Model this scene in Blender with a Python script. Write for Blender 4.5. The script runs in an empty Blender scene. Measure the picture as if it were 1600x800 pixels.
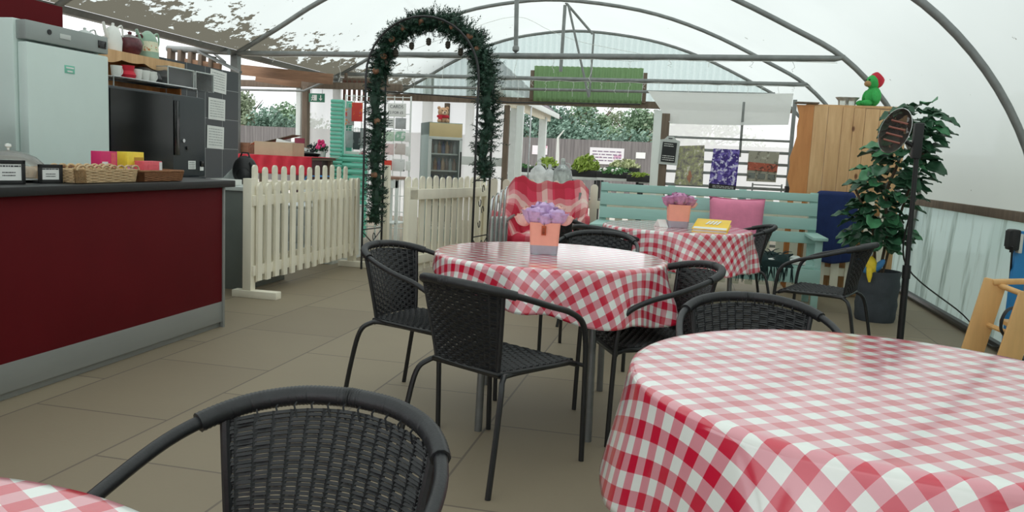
import bpy, bmesh, math, random
from mathutils import Vector, Matrix, Euler
R = math.radians
rnd = random.Random(7)
scn = bpy.context.scene
COL = scn.collection

# ------------------------------------------------------------------ camera
F_PX, EYE, ROLL, VPU, HV = 1250.0, 1.24, R(2.7), 270.0, -152.0
PITCH = math.atan(-HV / F_PX); YAW = math.atan(VPU / math.hypot(F_PX, HV))
cp, sp, cy_, sy_ = math.cos(PITCH), math.sin(PITCH), math.cos(YAW), math.sin(YAW)
cr, sr = math.cos(ROLL), math.sin(ROLL)

def ray(x, y):
    u, v = x - 800, y - 400
    u2 = u * cr + v * sr; fz = -(-u * sr + v * cr)
    Y = F_PX * cp + fz * sp; Z = -F_PX * sp + fz * cp
    return Vector((u2 * cy_ - Y * sy_, u2 * sy_ + Y * cy_, Z))

def aty(x, y, Y):
    r = ray(x, y); t = Y / r.y
    return Vector((r.x * t, Y, EYE + r.z * t))

def atx(x, y, X):
    r = ray(x, y); t = X / r.x
    return Vector((X, r.y * t, EYE + r.z * t))

def make_camera():
    cam = bpy.data.cameras.new('camera'); o = bpy.data.objects.new('camera', cam); COL.objects.link(o)
    cam.sensor_width = 36; cam.lens = 36 * F_PX / 1600; cam.clip_start = .05; cam.clip_end = 300
    fwd = Vector((-sy_ * cp, cy_ * cp, -sp)); rt0 = Vector((cy_, sy_, 0)); up0 = rt0.cross(fwd)
    # picture content is turned clockwise, so the camera is turned counter-clockwise
    rt = rt0 * cr + up0 * sr; up = up0 * cr - rt0 * sr
    m = Matrix((rt, up, -fwd)).transposed().to_4x4(); m.translation = (0, 0, EYE)
    o.matrix_world = m
    scn.camera = o
make_camera()

# ------------------------------------------------------------------ helpers
def lin(c):
    return tuple((x / 12.92 if x <= .04045 else ((x + .055) / 1.055) ** 2.4) for x in [k / 255 for k in c])

class NT:
    def __init__(s, name):
        s.m = bpy.data.materials.new(name); s.m.use_nodes = True
        s.t = s.m.node_tree; s.t.nodes.clear()
        s.out = s.n('ShaderNodeOutputMaterial')
    def n(s, ty, **kw):
        nd = s.t.nodes.new(ty)
        for k, v in kw.items(): setattr(nd, k, v)
        return nd
    def l(s, a, b): s.t.links.new(a, b)
    def val(s, sock, v): sock.default_value = v
    def math(s, op, a, b=None, clamp=False):
        nd = s.n('ShaderNodeMath', operation=op, use_clamp=clamp)
        for i, q in enumerate((a, b)):
            if q is None: continue
            if hasattr(q, 'links'): s.l(q, nd.inputs[i])
            else: nd.inputs[i].default_value = q
        return nd.outputs[0]
    def coord(s, kind='Object', scale=(1, 1, 1)):
        tc = s.n('ShaderNodeTexCoord'); mp = s.n('ShaderNodeMapping'); mp.inputs['Scale'].default_value = scale
        s.l(tc.outputs[kind], mp.inputs[0]); return mp.outputs[0]
    def noise(s, vec, scale, detail=4, rough=.55):
        nd = s.n('ShaderNodeTexNoise'); nd.inputs['Scale'].default_value = scale
        nd.inputs['Detail'].default_value = detail; nd.inputs['Roughness'].default_value = rough
        if vec is not None: s.l(vec, nd.inputs['Vector'])
        return nd.outputs['Fac']
    def ramp(s, fac, stops, interp='LINEAR'):
        nd = s.n('ShaderNodeValToRGB'); nd.color_ramp.interpolation = interp
        e = nd.color_ramp.elements
        while len(e) < len(stops): e.new(.5)
        for i, (p, c) in enumerate(stops):
            e[i].position = p; e[i].color = (*c[:3], 1)
        s.l(fac, nd.inputs[0]); return nd.outputs[0]
    def mix(s, fac, a, b):
        nd = s.n('ShaderNodeMix', data_type='RGBA')
        for i, q in ((0, fac), (6, a), (7, b)):
            if hasattr(q, 'links'): s.l(q, nd.inputs[i])
            else: nd.inputs[i].default_value = (q if i == 0 else (*q[:3], 1))
        return nd.outputs[2]
    def bsdf(s, col, rough=.5, metal=0, bump=None, bstr=.2, spec=None):
        b = s.n('ShaderNodeBsdfPrincipled')
        if hasattr(col, 'links'): s.l(col, b.inputs['Base Color'])
        else: b.inputs['Base Color'].default_value = (*col[:3], 1)
        if hasattr(rough, 'links'): s.l(rough, b.inputs['Roughness'])
        else: b.inputs['Roughness'].default_value = rough
        b.inputs['Metallic'].default_value = metal
        if spec is not None: b.inputs['Specular IOR Level'].default_value = spec
        if bump is not None:
            bn = s.n('ShaderNodeBump'); bn.inputs['Strength'].default_value = bstr; bn.inputs['Distance'].default_value = .01
            s.l(bump, bn.inputs['Height']); s.l(bn.outputs[0], b.inputs['Normal'])
        return b.outputs[0]
    def done(s, sh): s.l(sh, s.out.inputs['Surface']); return s.m

MATS = {}
def mat(name, c, rough=.5, metal=0, var=.12, scale=8, bump=.05, spec=None, stretch=(1, 1, 1)):
    """surface of one colour with a little procedural wear"""
    if name in MATS: return MATS[name]
    s = NT(name); v = s.coord('Object', stretch); f = s.noise(v, scale)
    a = tuple(x * (1 - var) for x in lin(c)); b = tuple(min(1, x * (1 + var)) for x in lin(c))
    col = s.ramp(f, [(.3, a), (.7, b)])
    MATS[name] = s.done(s.bsdf(col, rough, metal, s.noise(v, scale * 6), bump, spec))
    return MATS[name]

class MB:
    def __init__(s): s.b = bmesh.new(); s.uv = None
    def _add(s, verts, faces, sm=True):
        vs = [s.b.verts.new(v) for v in verts]; out = []
        for f in faces:
            try:
                fc = s.b.faces.new([vs[i] for i in f]); fc.smooth = sm; out.append(fc)
            except ValueError: pass
        return out
    def box(s, c, d, rot=None, bv=.004):
        t = bmesh.new(); bmesh.ops.create_cube(t, size=1)
        bmesh.ops.scale(t, vec=d, verts=t.verts)
        if bv and min(d) > bv * 2.2:
            bmesh.ops.bevel(t, geom=t.edges[:], offset=bv, segments=2, affect='EDGES', profile=.6)
        m = Matrix.Translation(Vector(c))
        if rot is not None:
            m = m @ (Euler(rot).to_matrix().to_4x4() if not isinstance(rot, Matrix) else rot.to_4x4())
        bmesh.ops.transform(t, matrix=m, verts=t.verts)
        t.verts.index_update()
        s._add([v.co.copy() for v in t.verts], [[v.index for v in f.verts] for f in t.faces]); t.free(); return s
    def bar(s, p, q, w, h, up=(0, 0, 1), bv=.002):
        p, q = Vector(p), Vector(q); d = (q - p); L = d.length; d.normalize()
        x = d; y = Vector(up).cross(x)
        if y.length < 1e-5: y = Vector((0, 1, 0)).cross(x)
        y.normalize(); z = x.cross(y)
        return s.box((p + q) / 2, (L, w, h), Matrix((x, y, z)).transposed(), bv)
    def tube(s, path, r, n=8, closed=False, cap=True, flat=1.0):
        P = [Vector(p) for p in path]; N = len(P)
        rr = r if isinstance(r, (list, tuple)) else [r] * N
        tang = []
        for i in range(N):
            a = P[i - 1] if (i > 0 or closed) else P[i]; b = P[(i + 1) % N] if (i < N - 1 or closed) else P[i]
            t = b - a; tang.append(t.normalized() if t.length > 1e-9 else Vector((0, 0, 1)))
        up = Vector((0, 0, 1)) if abs(tang[0].z) < .9 else Vector((1, 0, 0))
        nx = tang[0].cross(up).normalized(); verts = []
        for i in range(N):
            t = tang[i]; nx = (nx - t * nx.dot(t))
            nx = nx.normalized() if nx.length > 1e-6 else t.orthogonal().normalized()
            ny = t.cross(nx)
            for k in range(n):
                a = 2 * math.pi * k / n
                verts.append(P[i] + nx * (math.cos(a) * rr[i]) + ny * (math.sin(a) * rr[i] * flat))
        faces = []
        for i in range(N if closed else N - 1):
            j = (i + 1) % N
            for k in range(n):
                k2 = (k + 1) % n
                faces.append((i * n + k, i * n + k2, j * n + k2, j * n + k))
        if cap and not closed:
            faces.append(tuple(range(n - 1, -1, -1))); faces.append(tuple((N - 1) * n + k for k in range(n)))
        s._add(verts, faces); return s
    def cyl(s, p, q, r, r2=None, n=14): return s.tube([p, q], [r, r if r2 is None else r2], n)
    def lathe(s, prof, n=24, c=(0, 0, 0), sx=1, sy=1, cap=True):
        verts = []; N = len(prof)
        for (r, z) in prof:
            for k in range(n):
                a = 2 * math.pi * k / n
                verts.append((c[0] + r * math.cos(a) * sx, c[1] + r * math.sin(a) * sy, c[2] + z))
        faces = [(i * n + k, i * n + (k + 1) % n, (i + 1) * n + (k + 1) % n, (i + 1) * n + k) for i in range(N - 1) for k in range(n)]
        if cap and prof[0][0] > 1e-4: faces.append(tuple(range(n - 1, -1, -1)))
        if cap and prof[-1][0] > 1e-4: faces.append(tuple((N - 1) * n + k for k in range(n)))
        s._add(verts, faces); return s
    def ball(s, c, r, n=12, rot=None):
        rx, ry, rz = r if isinstance(r, (tuple, list)) else (r, r, r)
        t = bmesh.new(); bmesh.ops.create_uvsphere(t, u_segments=n, v_segments=max(6, n // 2 + 2), radius=1)
        m = Matrix.Translation(Vector(c))
        if rot is not None: m = m @ Euler(rot).to_matrix().to_4x4()
        m = m @ Matrix.Diagonal((rx, ry, rz, 1))
        bmesh.ops.transform(t, matrix=m, verts=t.verts); t.verts.index_update()
        s._add([v.co.copy() for v in t.verts], [[v.index for v in f.verts] for f in t.faces]); t.free(); return s
    def prism(s, pts, fn, d0, d1):
        """outline pts (a,b), swept from depth d0 to d1 through fn(a,b,d)"""
        n = len(pts)
        verts = [fn(a, b, d0) for a, b in pts] + [fn(a, b, d1) for a, b in pts]
        faces = [tuple(range(n)), tuple(range(2 * n - 1, n - 1, -1))] + [(i, n + i, n + (i + 1) % n, (i + 1) % n) for i in range(n)]
        from mathutils.geometry import tessellate_polygon
        tri = tessellate_polygon([[Vector((a, b, 0)) for a, b in pts]]) if n > 4 else None
        if tri: faces = [tuple(t) for t in tri] + [tuple(n + k for k in reversed(t)) for t in tri] + faces[2:]
        s._add(verts, faces, False); return s
    def grid(s, fn, nu, nv, uvfn=None, keep=None):
        ids = {}; faces = []; verts = []; uvs = []
        for i in range(nu + 1):
            for j in range(nv + 1):
                u, v = i / nu, j / nv
                p = fn(u, v)
                ids[i, j] = len(verts); verts.append(p); uvs.append(uvfn(u, v) if uvfn else (u, v))
        for i in range(nu):
            for j in range(nv):
                if keep and not keep((i + .5) / nu, (j + .5) / nv): continue
                faces.append((ids[i, j], ids[i + 1, j], ids[i + 1, j + 1], ids[i, j + 1]))
        if s.uv is None: s.uv = s.b.loops.layers.uv.new('UVMap')
        vs = [s.b.verts.new(v) for v in verts]
        for f in faces:
            fc = s.b.faces.new([vs[k] for k in f]); fc.smooth = True
            for lp, k in zip(fc.loops, f): lp[s.uv].uv = uvs[k]
        for v in vs:
            if not v.link_faces: s.b.verts.remove(v)
        return s
    def quad(s, p, q, r, t): s._add([p, q, r, t], [(0, 1, 2, 3)], False); return s
    def build(s, name, m, parent=None, ang=40, solid=0, mats=None):
        bmesh.ops.recalc_face_normals(s.b, faces=s.b.faces)
        me = bpy.data.meshes.new(name); s.b.to_mesh(me); s.b.free()
        if ang: me.set_sharp_from_angle(angle=R(ang))
        me.materials.append(m)
        o = bpy.data.objects.new(name, me); COL.objects.link(o)
        if parent is not None: o.parent = parent
        if solid:
            md = o.modifiers.new('thickness', 'SOLIDIFY'); md.thickness = solid; md.offset = 0
        return o

def tag(o, label, cat, group=None, kind=None):
    if label: o['label'] = label
    if cat: o['category'] = cat
    if group: o['group'] = group
    if kind: o['kind'] = kind
    return o
def struct(o): o['kind'] = 'structure'; return o
def thing(name, label, cat, loc=(0, 0, 0), rz=0, group=None):
    o = bpy.data.objects.new(name, None); COL.objects.link(o); o.empty_display_size = .1
    o.location = loc; o.rotation_euler = (0, 0, rz)
    return tag(o, label, cat, group)
def kids(o): return [c for c in bpy.data.objects if c.parent == o]
def dup(o, parent=None):
    c = o.copy(); COL.objects.link(c)
    if parent: c.parent = parent
    for k in kids(o): dup(k, c)
    return c
def spline(pts, per=6):
    P = [Vector(p) for p in pts]; out = []
    for i in range(len(P) - 1):
        p0 = P[max(i - 1, 0)]; p1 = P[i]; p2 = P[i + 1]; p3 = P[min(i + 2, len(P) - 1)]
        for k in range(per):
            t = k / per
            out.append(.5 * ((2 * p1) + (p2 - p0) * t + (2 * p0 - 5 * p1 + 4 * p2 - p3) * t * t + (3 * p1 - p0 - 3 * p2 + p3) * t ** 3))
    out.append(P[-1]); return out
def text(body, size, loc, rot, m, parent, name='lettering', ext=.0006, align='CENTER'):
    cu = bpy.data.curves.new(name, 'FONT'); cu.body = body; cu.size = size; cu.extrude = ext
    cu.align_x = align; cu.align_y = 'CENTER'
    o = bpy.data.objects.new(name, cu); COL.objects.link(o); o.location = loc; o.rotation_euler = rot
    cu.materials.append(m); bpy.context.view_layer.update()
    me = bpy.data.meshes.new_from_object(o.evaluated_get(bpy.context.evaluated_depsgraph_get())); bpy.data.objects.remove(o)
    o = bpy.data.objects.new(name, me); COL.objects.link(o); o.location = loc; o.rotation_euler = rot; o.parent = parent; return o
def lines(rows, x0, x1, z0, z1, fn, parent, m, name='lettering', th=.0016, seed=1):
    """rows of small illegible printed words"""
    g = random.Random(seed); mb = MB()
    for i in range(rows):
        z = z1 - (z1 - z0) * (i + .5) / rows; x = x0
        h = (z1 - z0) / rows * .32
        while x < x1 - .004:
            w = min(g.uniform(.3, 1.3) * (x1 - x0) * .16, x1 - x)
            a = [fn(x, z - h / 2, 0), fn(x + w, z - h / 2, 0), fn(x + w, z + h / 2, 0), fn(x, z + h / 2, 0)]
            b = [fn(x, z - h / 2, th), fn(x + w, z - h / 2, th), fn(x + w, z + h / 2, th), fn(x, z + h / 2, th)]
            mb._add(a + b, [(0, 1, 2, 3), (4, 5, 6, 7), (0, 1, 5, 4), (1, 2, 6, 5), (2, 3, 7, 6), (3, 0, 4, 7)], False)
            x += w + (x1 - x0) * .035
    return mb.build(name, m, parent, ang=0)

# ------------------------------------------------------------------ materials
M_wicker = mat('black_wicker', (33, 34, 36), .42, 0, .25, 40, .1)
M_blackmetal = mat('black_tube', (30, 31, 32), .35, 0, .15, 20, .03)
M_galv = mat('galvanised_steel', (130, 134, 132), .5, .35, .16, 9, .06)
M_greytube = mat('grey_table_leg', (122, 124, 124), .35, .6, .12, 15, .03)
M_cream = mat('cream_painted_wood', (238, 232, 213), .6, 0, .07, 5, .12, stretch=(1, 1, .25))
M_aqua = mat('aqua_painted_wood', (158, 196, 187), .55, 0, .06, 6, .1, stretch=(.3, 1, 1))
M_white = mat('white_enamel', (226, 232, 228), .35, 0, .03, 4, .02)
M_fridge = mat('pale_fridge_enamel', (206, 222, 216), .4, 0, .03, 3, .03)
M_fridgegrey = mat('grey_fridge_trim', (150, 158, 155), .45, .2, .05, 5, .03)
M_black = mat('matt_black', (24, 25, 26), .5, 0, .15, 12, .05)
M_gloss = mat('gloss_black', (14, 15, 16), .12, 0, .1, 12, 0)
M_slate = mat('slate_black', (44, 50, 54), .4, 0, .08, 10, .04)
M_redpanel = mat('dark_red_laminate', (92, 18, 24), .6, 0, .06, 3, .03, spec=.1)
M_plinth = mat('brushed_plinth', (150, 153, 150), .45, .4, .06, 8, .03, stretch=(1, .1, 1))
M_paper = mat('white_paper', (232, 234, 230), .7, 0, .03, 10, .02)
M_ink = mat('dark_print', (60, 62, 66), .8, 0, .1, 10, 0)
M_pine = None
M_peach = mat('peach_pot', (248, 172, 150), .5, 0, .04, 20, .05)
M_potgrey = mat('grey_pot_base', (172, 168, 178), .6, 0, .06, 30, .08)
M_lilac = mat('lilac_petal', (214, 184, 224), .6, 0, .12, 60, .05)
M_blush = mat('blush_petal', (246, 204, 192), .6, 0, .1, 60, .05)
M_leafd = mat('deep_green_leaf', (48, 88, 62), .38, 0, .3, 9, .08)
M_fir = mat('fir_needles', (26, 62, 44), .55, 0, .35, 25, .05)
M_bark = mat('bark', (92, 76, 60), .85, 0, .2, 20, .3, stretch=(1, 1, .3))
M_timber = mat('weathered_timber', (112, 98, 84), .8, 0, .22, 14, .25, stretch=(2, 2, .2))
M_oldboard = mat('old_orange_board', (140, 108, 84), .75, 0, .3, 8, .2, stretch=(.3, 2, 2))
M_red = mat('red_cloth', (196, 30, 52), .7, 0, .12, 12, .1)
M_card = mat('brown_cardboard', (186, 168, 140), .8, 0, .06, 9, .05)
M_yellow = mat('yellow_cover', (246, 202, 30), .45, 0, .05, 9, .03)
M_pink = mat('pink_fabric', (222, 130, 160), .8, 0, .07, 12, .2)
M_blue = mat('navy_blue_fabric', (26, 46, 96), .85, 0, .12, 14, .2)
M_bluepaint = mat('blue_painted_post', (38, 128, 190), .5, 0, .06, 9, .05)
M_beech = mat('beech_wood', (218, 172, 112), .5, 0, .08, 12, .06, stretch=(2, 2, .3))
M_darkgreen = mat('dark_green_fleece', (24, 48, 48), .9, 0, .3, 30, .4)
M_teal = mat('teal_painted_slats', (112, 200, 176), .5, 0, .07, 9, .06)
M_basket = mat('straw_weave', (206, 178, 138), .75, 0, .18, 60, .4)
M_basketd = mat('brown_wicker_weave', (140, 96, 62), .7, 0, .22, 60, .4)
M_chalk = mat('blackboard', (38, 42, 42), .7, 0, .12, 9, .04)
M_palegrey = mat('pale_grey_paint', (196, 202, 198), .6, 0, .05, 9, .05)
M_soil = mat('soil', (58, 46, 38), .95, 0, .3, 30, .5)
M_potdark = mat('charcoal_pot', (62, 68, 74), .75, 0, .14, 12, .2)
M_ceramic = mat('white_ceramic', (228, 230, 224), .25, 0, .03, 8, .01)
M_teddy = mat('tan_plush', (206, 164, 130), .95, 0, .14, 60, .4)
M_grass = mat('bright_foliage', (128, 152, 58), .6, 0, .35, 20, .1)
M_shrub = mat('green_foliage', (70, 116, 64), .6, 0, .35, 20, .1)
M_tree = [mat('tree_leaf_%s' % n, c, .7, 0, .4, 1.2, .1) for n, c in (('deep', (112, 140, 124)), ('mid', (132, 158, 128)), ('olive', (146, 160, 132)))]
M_greypaint = mat('grey_cabinet', (118, 124, 120), .5, .1, .05, 6, .03)
M_steel = mat('bright_chrome', (196, 198, 198), .2, .9, .05, 9, .01)

def wood_planks(name, c1, c2, knot):
    s = NT(name); v = s.coord('Object', (1, 1, 1))
    st = s.coord('Object', (6, 6, .7)); f = s.noise(st, 3, 6, .6)
    col = s.ramp(f, [(.3, lin(c1)), (.7, lin(c2))])
    kv = s.coord('Object', (1, 1, .55)); vo = s.n('ShaderNodeTexVoronoi'); vo.inputs['Scale'].default_value = 4.2
    s.l(kv, vo.inputs['Vector']); k = s.ramp(vo.outputs['Distance'], [(.045, (1, 1, 1)), (.085, (0, 0, 0))])
    col = s.mix(k, col, lin(knot))
    return s.done(s.bsdf(col, .5, 0, f, .08))
M_pine = wood_planks('knotty_pine', (196, 152, 104), (222, 182, 132), (120, 74, 42))
M_pineor = wood_planks('orange_pine', (190, 122, 66), (214, 148, 88), (110, 62, 34))

def glass(name, c, alpha, rough=.05):
    s = NT(name); g = s.n('ShaderNodeBsdfGlossy'); g.inputs['Roughness'].default_value = rough
    t = s.n('ShaderNodeBsdfTransparent'); t.inputs[0].default_value = (*c, 1)
    d = s.n('ShaderNodeBsdfDiffuse'); d.inputs[0].default_value = (*c, 1)
    f = s.noise(s.coord('Object'), 6)
    m0 = s.n('ShaderNodeMixShader'); s.l(s.math('MULTIPLY', f, alpha * 2), m0.inputs[0]); s.l(t.outputs[0], m0.inputs[1]); s.l(d.outputs[0], m0.inputs[2])
    fr = s.n('ShaderNodeFresnel'); fr.inputs[0].default_value = 1.45
    m = s.n('ShaderNodeMixShader'); s.l(fr.outputs[0], m.inputs[0]); s.l(m0.outputs[0], m.inputs[1]); s.l(g.outputs[0], m.inputs[2])
    return s.done(m.outputs[0])
M_cloud = glass('milky_plastic', (.93, .95, .94), .75, .2)
M_bin = glass('clear_bin', (.94, .96, .96), .10, .1)
M_glass = glass('clear_glass', (.96, .98, .97), .04)
M_plastic = glass('cloudy_plastic', (.86, .9, .88), .35, .15)
M_domepl = glass('clear_dome', (.92, .96, .93), .16)

def sheet(name, c, trans, clear, dirt=None, rough=.4):
    """translucent polythene: light comes through it"""
    s = NT(name); col = lin(c)
    tl = s.n('ShaderNodeBsdfTranslucent'); df = s.n('ShaderNodeBsdfDiffuse'); tp = s.n('ShaderNodeBsdfTransparent')
    f = s.noise(s.coord('Object', (.6, .6, .6)), 1.2, 3)
    c1 = s.ramp(f, [(.3, tuple(x * .95 for x in col)), (.7, col)])
    if dirt: c1 = dirt(s, c1)
    s.l(c1, tl.inputs[0]); s.l(c1, df.inputs[0]); s.l(c1, tp.inputs[0])
    a = s.n('ShaderNodeMixShader'); a.inputs[0].default_value = trans; s.l(df.outputs[0], a.inputs[1]); s.l(tl.outputs[0], a.inputs[2])
    b = s.n('ShaderNodeMixShader'); b.inputs[0].default_value = clear; s.l(a.outputs[0], b.inputs[1]); s.l(tp.outputs[0], b.inputs[2])
    return s.done(b.outputs[0])
def roof_dirt(s, c1):
    """leaf litter and algae lying on the cover above the valley gutter"""
    tc = s.n('ShaderNodeTexCoord'); sx = s.n('ShaderNodeSeparateXYZ'); s.l(tc.outputs['Object'], sx.inputs[0])
    v = s.coord('Object', (1.0, .62, 1.0))
    n1 = s.noise(v, 5.5, 5, .62); n2 = s.noise(s.coord('Object', (1, .7, 1)), 13, 3, .6)
    k = s.math('ADD', s.math('MULTIPLY', n1, .6), s.math('MULTIPLY', n2, .4))
    edge = s.n('ShaderNodeMapRange'); s.l(sx.outputs[0], edge.inputs[0])
    edge.inputs[1].default_value = -5.65; edge.inputs[2].default_value = -4.92; edge.inputs[3].default_value = .24; edge.inputs[4].default_value = 0
    wide = s.n('ShaderNodeMapRange'); s.l(sx.outputs[0], wide.inputs[0])
    wide.inputs[1].default_value = -5.13; wide.inputs[2].default_value = -2.0; wide.inputs[3].default_value = .015; wide.inputs[4].default_value = -.05
    t = s.math('ADD', k, s.math('ADD', edge.outputs[0], wide.outputs[0]))
    m = s.ramp(t, [(.62, (0, 0, 0)), (.64, (1, 1, 1))])
    return s.mix(m, c1, lin((92, 90, 80)))
M_roof = sheet('polythene_cover', (191, 198, 196), .86, .05, roof_dirt)
M_endsheet = sheet('white_end_sheet', (253, 254, 254), .95, .3)
M_gable = sheet('clear_corrugated', (206, 220, 217), .75, .45)
M_greencor = sheet('green_corrugated', (150, 178, 132), .7, .12)
M_drape = sheet('white_drape', (246, 248, 246), .6, .05)
def streaks(s, c1):
    f = s.noise(s.coord('Object', (1, 2.2, .35)), 2.6, 4, .6); m = s.ramp(f, [(.5, (0, 0, 0)), (.72, (1, 1, 1))])
    return s.mix(m, c1, lin((122, 140, 136)))
M_lowsheet = sheet('dirty_low_sheet', (206, 228, 232), .75, .12, streaks)

def gingham(name, period, stretch=1):
    s = NT(name); tc = s.n('ShaderNodeTexCoord'); sx = s.n('ShaderNodeSeparateXYZ'); s.l(tc.outputs['UV'], sx.inputs[0])
    on = []
    for i in (0, 1):
        fr = s.math('FRACT', s.math('DIVIDE', sx.outputs[i], period)); on.append(s.math('GREATER_THAN', fr, .5))
    sm = s.math('MULTIPLY', s.math('ADD', on[0], on[1]), .5)
    th = s.n('ShaderNodeTexChecker'); th.inputs['Scale'].default_value = 420; s.l(tc.outputs['UV'], th.inputs['Vector'])
    pk = s.mix(.5, lin((226, 150, 160)), lin((214, 140, 150)))
    wh, rd = lin((232, 236, 230)), lin((206, 22, 58))
    c = s.mix(s.math('GREATER_THAN', sm, .25), wh, pk); c = s.mix(s.math('GREATER_THAN', sm, .75), c, rd)
    n = s.noise(s.coord('UV'), 90, 3)
    sh = s.bsdf(c, .3, 0, n, .03, .5); sh.node.inputs['Coat Weight'].default_value = 1; sh.node.inputs['Coat Roughness'].default_value = .09; sh.node.inputs['Coat IOR'].default_value = 1.75
    return s.done(sh)
M_ging = gingham('red_gingham_oilcloth', .068)
def tartan(name):
    s = NT(name); tc = s.n('ShaderNodeTexCoord'); sx = s.n('ShaderNodeSeparateXYZ'); s.l(tc.outputs['UV'], sx.inputs[0])
    def band(o, per, a, b):
        f = s.math('FRACT', s.math('DIVIDE', o, per)); return s.math('MULTIPLY', s.math('GREATER_THAN', f, a), s.math('LESS_THAN', f, b))
    c = s.mix(.5, lin((206, 40, 74)), lin((202, 44, 72)))
    for o in (sx.outputs[0], sx.outputs[1]):
        c = s.mix(s.math('MULTIPLY', band(o, .44, .08, .5), .34), c, lin((238, 190, 190)))
        c = s.mix(s.math('MULTIPLY', band(o, .44, .56, .82), .6), c, lin((176, 14, 44)))
        c = s.mix(s.math('MULTIPLY', band(o, .44, .22, .36), .5), c, lin((230, 222, 206)))
    return s.done(s.bsdf(c, .7, 0, s.noise(s.coord('UV'), 60), .2))
M_tartan = tartan('red_tartan')
def speckle(name, base, cols, scale, thr):
    s = NT(name); v = s.coord('Object'); c = lin(base)
    cur = None
    for i, (k, t) in enumerate(zip(cols, thr)):
        vv = s.coord('Object', (1, 1, 1)); mp = vv.node; mp.inputs['Location'].default_value = (i * 3.1, i * 1.7, i * 2.7)
        f = s.noise(vv, scale * (1 + .4 * i), 5, .6); m = s.ramp(f, [(t, (0, 0, 0)), (t + .05, (1, 1, 1))])
        cur = s.mix(m, c if cur is None else cur, lin(k))
    return s.done(s.bsdf(cur, .5))
M_floor = None
def floor_mat():
    s = NT('concrete_paving')
    tc = s.n('ShaderNodeTexCoord'); mp = s.n('ShaderNodeMapping'); s.l(tc.outputs['Object'], mp.inputs[0])
    mp.inputs['Rotation'].default_value = (0, 0, R(90)); mp.inputs['Location'].default_value = (.38, .83, 0)
    br = s.n('ShaderNodeTexBrick'); s.l(mp.outputs[0], br.inputs['Vector']); br.offset = .5
    br.inputs['Scale'].default_value = 1; br.inputs['Brick Width'].default_value = .9; br.inputs['Row Height'].default_value = .69
    br.inputs['Mortar Size'].default_value = .006; br.inputs['Mortar Smooth'].default_value = .3; br.inputs['Bias'].default_value = 0
    br.inputs['Color1'].default_value = (*lin((148, 136, 112)), 1); br.inputs['Color2'].default_value = (*lin((136, 124, 102)), 1)
    br.inputs['Mortar'].default_value = (*lin((98, 88, 76)), 1)
    f = s.noise(s.coord('Object'), 1.3, 6, .6); g = s.noise(s.coord('Object'), 45, 3)
    c = s.mix(s.math('MULTIPLY', f, .45), br.outputs[0], lin((118, 104, 90)))
    return s.done(s.bsdf(c, .62, 0, g, .06))
M_floor = floor_mat()
M_ground = mat('yard_paving', (168, 164, 154), .9, 0, .12, 3, .2)

# ------------------------------------------------------------------ setting
S = 1.13
Y0, Y1, Y2, Y3, Y4 = 3.39, 6.31, 9.27, 12.14, 15.0
EZ = lambda z: EYE + S * (z - EYE)
PROF = spline([(-4.985, 0, 2.26), (-4.5, 0, 2.53), (-4.0, 0, 2.82), (-3.3, 0, 3.13), (-2.6, 0, 3.29), (-1.8, 0, 3.345), (-.77, 0, 3.22), (.06, 0, 2.97),
               (.88, 0, 2.59), (1.36, 0, 2.32), (1.76, 0, 1.92), (2.04, 0, 1.45), (2.15, 0, 1.02), (2.2, 0, .5), (2.22, 0, .09)], 4)
PROF = [Vector((p.x * S, 0, EZ(p.z))) for p in PROF]
struct(MB().box((-2.5, 5.8, -.05), (15, 18.6, .1), bv=0).build('floor', M_floor))
struct(MB().box((-5, 45, -.12), (140, 64, .1), bv=0).build('ground', M_ground))
roofpts = [p for p in PROF if p.z > .9]
mb = MB(); n = len(roofpts) - 1
mb.grid(lambda u, v: Vector((roofpts[round(u * n)].x, -4 + v * (Y4 + 4), roofpts[round(u * n)].z + .035)), n, 24)
struct(mb.build('ceiling', M_roof, ang=0))
for i, y in enumerate((-2.2, .4, Y0, Y1, Y2, Y3, Y4 - .03)):
    P = [Vector((p.x, y, p.z)) for p in PROF]
    struct(MB().tube(P, .03 if i < 5 else .027, 10).build('trim_%d' % (i + 1), M_galv))
# lower wall on the right: timber rail, dirty polythene skirt, posts, kerb pipe
mb = MB(); mb.grid(lambda u, v: Vector((2.36 + .06 * v, -4 + u * (Y4 + 4), .02 + 1.0 * v)), 60, 8)
struct(mb.build('wall_right', M_lowsheet, ang=0))
mb = MB()
mb.box((2.40, 5.5, .99), (.05, 19, .075), bv=.008); struct(mb.build('trim_rail', M_timber))
mb = MB(); mb.tube([(2.31, -4, .04), (2.31, Y4, .04)], .035, 8); struct(mb.build('baseboard_right', M_blackmetal))
for i, y in enumerate((Y2 + .04, Y3, Y1)):
    struct(MB().bar((2.365, y, 0), (2.42, y, 1.0), .05, .06, (0, 1, 0), .005).build('column_%d' % (i + 1), M_galv))
# valley gutter and its posts on the left
mb = MB(); mb.prism([(-.09, .03), (-.04, -.025), (.04, -.025), (.09, .03), (.08, .03), (.035, -.018), (-.035, -.018), (-.08, .03)],
                    lambda a, b, d: Vector((-5.69 + a, d, 2.388 + b)), -4, Y4)
struct(mb.build('gutter', M_galv))
for y in (Y2, Y3 + .1):
    mb = MB(); mb.box((-5.65, y, 1.18), (.095, .095, 2.36), bv=.006); struct(mb.build('column', M_galv))
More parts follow.
